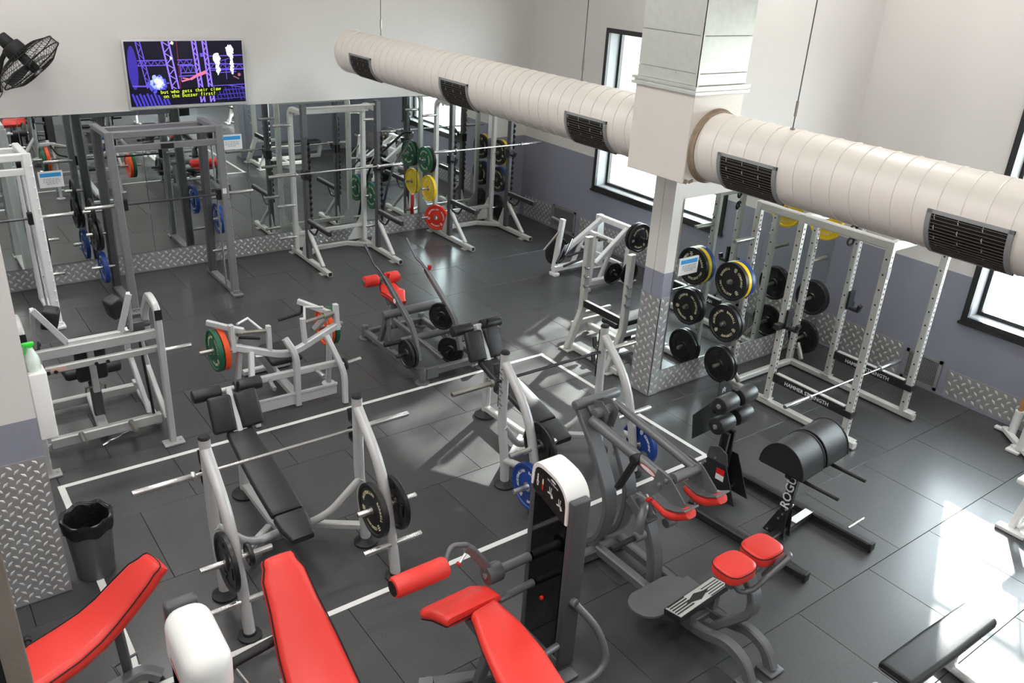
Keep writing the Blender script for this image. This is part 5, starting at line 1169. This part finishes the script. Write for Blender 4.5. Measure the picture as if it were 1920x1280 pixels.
# ================================================================== right hand benches and bar holder
Mm = thing('flat_bench', 'black padded flat bench lying in the sunlight at lower right', 'bench', (5.25, 1.68, 0))
(b1, s1) = cushion([(4.70, 1.69, .45), (5.2, 1.68, .45), (5.74, 1.67, .45)], [.25, .26, .25], .07, (0, 1, 0))
o = part(Mm, 'pad', blackv, b1); part(o, 'piping', greypl, s1)
part(Mm, 'rail', silverB, bar([(4.75, 1.68, .39), (5.70, 1.67, .39)], .06, .06))
for x in (5.56, 4.86):
    part(Mm, 'leg', silverB, bar([(x, 1.68, .38), (x, 1.68, .06)], .06, .06)); part(Mm, 'foot', silverB, pad((x+.02, 1.66, .04), (.09, .50, .07), .03, (0, 0, -.1)))
Nm = thing('bar_holder', 'white floor stand with upright tubes holding a wooden stick, at right edge', 'bar stand', (9.4, 2.9, 0))
part(Nm, 'base', whitep, bar([(9.62, 3.20, .05), (9.42, 2.98, .05), (9.20, 2.72, .05)], .07, .06), bar([(9.30, 2.97, .03), (9.75, 2.55, .05)], .07, .05), bar([(9.62, 3.30, .03), (9.62, 3.10, .03)], .06, .03))
part(Nm, 'socket', whitep, cyl((9.56, 3.10, .04), (9.58, 3.10, .34), .045, n=18)); part(Nm, 'socket', whitep, cyl((9.30, 2.88, .04), (9.32, 2.88, .32), .045, n=18)); part(Nm, 'socket', whitep, cyl((9.45, 2.72, .04), (9.47, 2.72, .30), .045, n=18))
part(Nm, 'foot', whitep, pad((9.27, 2.93, .015), (.10, .14, .03), .006))
solo('wooden_stick', wood, 'brown wooden stick standing in the white floor holder by the wall', 'stick', tube([(9.58, 3.10, .30), (9.62, 3.06, 1.75)], .024, n=12), loc=(9.58, 3.10, .06))
solo('short_bar', darkbar, 'short dark bar standing in the white floor holder', 'bar', cyl((9.32, 2.88, .28), (9.36, 2.86, .72), .03, n=14, bev=.006), loc=(9.32, 2.88, .06))
Om = thing('weight_bench', 'white framed bench mostly outside the picture at the right edge', 'bench', (7.9, 2.25, 0))
part(Om, 'leg', whitep, bar([(7.78, 2.26, .02), (7.90, 2.22, .42)], .07, .06)); part(Om, 'foot', whitep, pad((7.74, 2.24, .02), (.10, .26, .035), .006)); part(Om, 'brace', whitep, bar([(7.76, 2.20, .06), (8.1, 1.98, .32)], .04, .05))
part(Om, 'pad', whitep, pad((8.02, 2.22, .47), (.40, .30, .06), .02)); part(Om, 'pad', blackv, pad((8.03, 2.16, .42), (.36, .26, .05), .02)); part(Om, 'knob', whitep, cyl((7.98, 2.26, .50), (7.98, 2.26, .57), .05, n=16, bev=.01))
part(Om, 'leg', whitep, bar([(8.45, 2.1, .02), (8.30, 2.12, .42)], .07, .06))

# ================================================================== bin, dispenser, spray bottle, post, strap
Bn = thing('waste_bin', 'grey round waste bin lined with a black bag beside the pale wall end', 'bin', (.69, 6.12, 0), local=True)
part(Bn, 'body', binpl, lathe([(.001, 0), (.135, 0), (.14, .01), (.172, .50), (.182, .505), (.182, .53), (.170, .532), (.166, .50), (.13, .03), (.001, .03)], 36))
vs = []; n = 40
prof = [(.120, .14), (.138, .32), (.150, .46), (.160, .528), (.186, .545), (.192, .53), (.188, .49), (.183, .45), (.180, .425)]
for i in range(n):
    a = 2*PI*i/n; w = 1+.008*math.sin(a*9)+.006*math.sin(a*17+1)
    for k, (rr, z) in enumerate(prof): vs.append(V3((rr*w*math.cos(a), rr*w*math.sin(a), z+(.012*math.sin(a*7+2) if k in (3, 4, 8) else .004*math.sin(a*11)))))
m = len(prof)
part(Bn, 'bag', bag, (vs, [(i*m+j, ((i+1) % n)*m+j, ((i+1) % n)*m+j+1, i*m+j+1) for i in range(n) for j in range(m-1)]+[tuple(i*m for i in range(n-1, -1, -1))]))
dp = thing('towel_dispenser', 'white box dispenser fixed to the pale wall end above the bin', 'dispenser', (.54, 6.06, 1.34))
part(dp, 'case', whitepl, pad((.545, 6.05, 1.60), (.115, .15, .52), .012)); part(dp, 'bracket', black, box((.487, 5.99, 1.36), (.50, 6.11, 1.84)), box((.601, 6.06, 1.33), (.606, 6.12, 1.86)))
sb = thing('spray_bottle', 'clear spray bottle with bright green trigger on the white dispenser', 'spray bottle', (.54, 6.05, 1.86))
part(sb, 'bottle', bottlepl, lathe([(.001, 0), (.042, 0), (.045, .01), (.045, .07), (.040, .10), (.018, .155), (.016, .17), (.001, .17)], 24, (.54, 6.05, 1.861)))
tg = part(sb, 'trigger_head', greenpl, pad((.53, 6.05, 2.055), (.075, .03, .028), .008), cyl((.54, 6.05, 2.02), (.54, 6.05, 2.05), .016, n=12)); part(tg, 'trigger', greenpl, bar([(.515, 6.05, 2.045), (.505, 6.05, 2.01), (.500, 6.05, 1.985)], .012, .010))
po = thing('support_post', 'weathered grey post close to the camera at the lower left corner', 'post', (.0, 2.2, 0))
part(po, 'shaft', postm, pad((.005, 2.22, 1.75), (.062, .10, 3.5), .006)); part(po, 'edge_strip', black, box((-.044, 2.18, 0), (-.026, 2.26, 3.5))); part(po, 'base_plate', postm, pad((0, 2.22, .008), (.18, .2, .016), .004))
solo('cable_strap', chrome, 'small metal clip with black strap on the floor under the press machine', 'strap', tube(fillet([(1.16, 8.00, .012), (1.22, 8.03, .014), (1.24, 8.06, .012)], .03), .012, n=8), tube(fillet([(1.24, 8.06, .012), (1.32, 8.06, .02), (1.40, 8.14, .012), (1.52, 8.14, .012)], .05), .008, n=6), loc=(1.24, 8.05, 0))
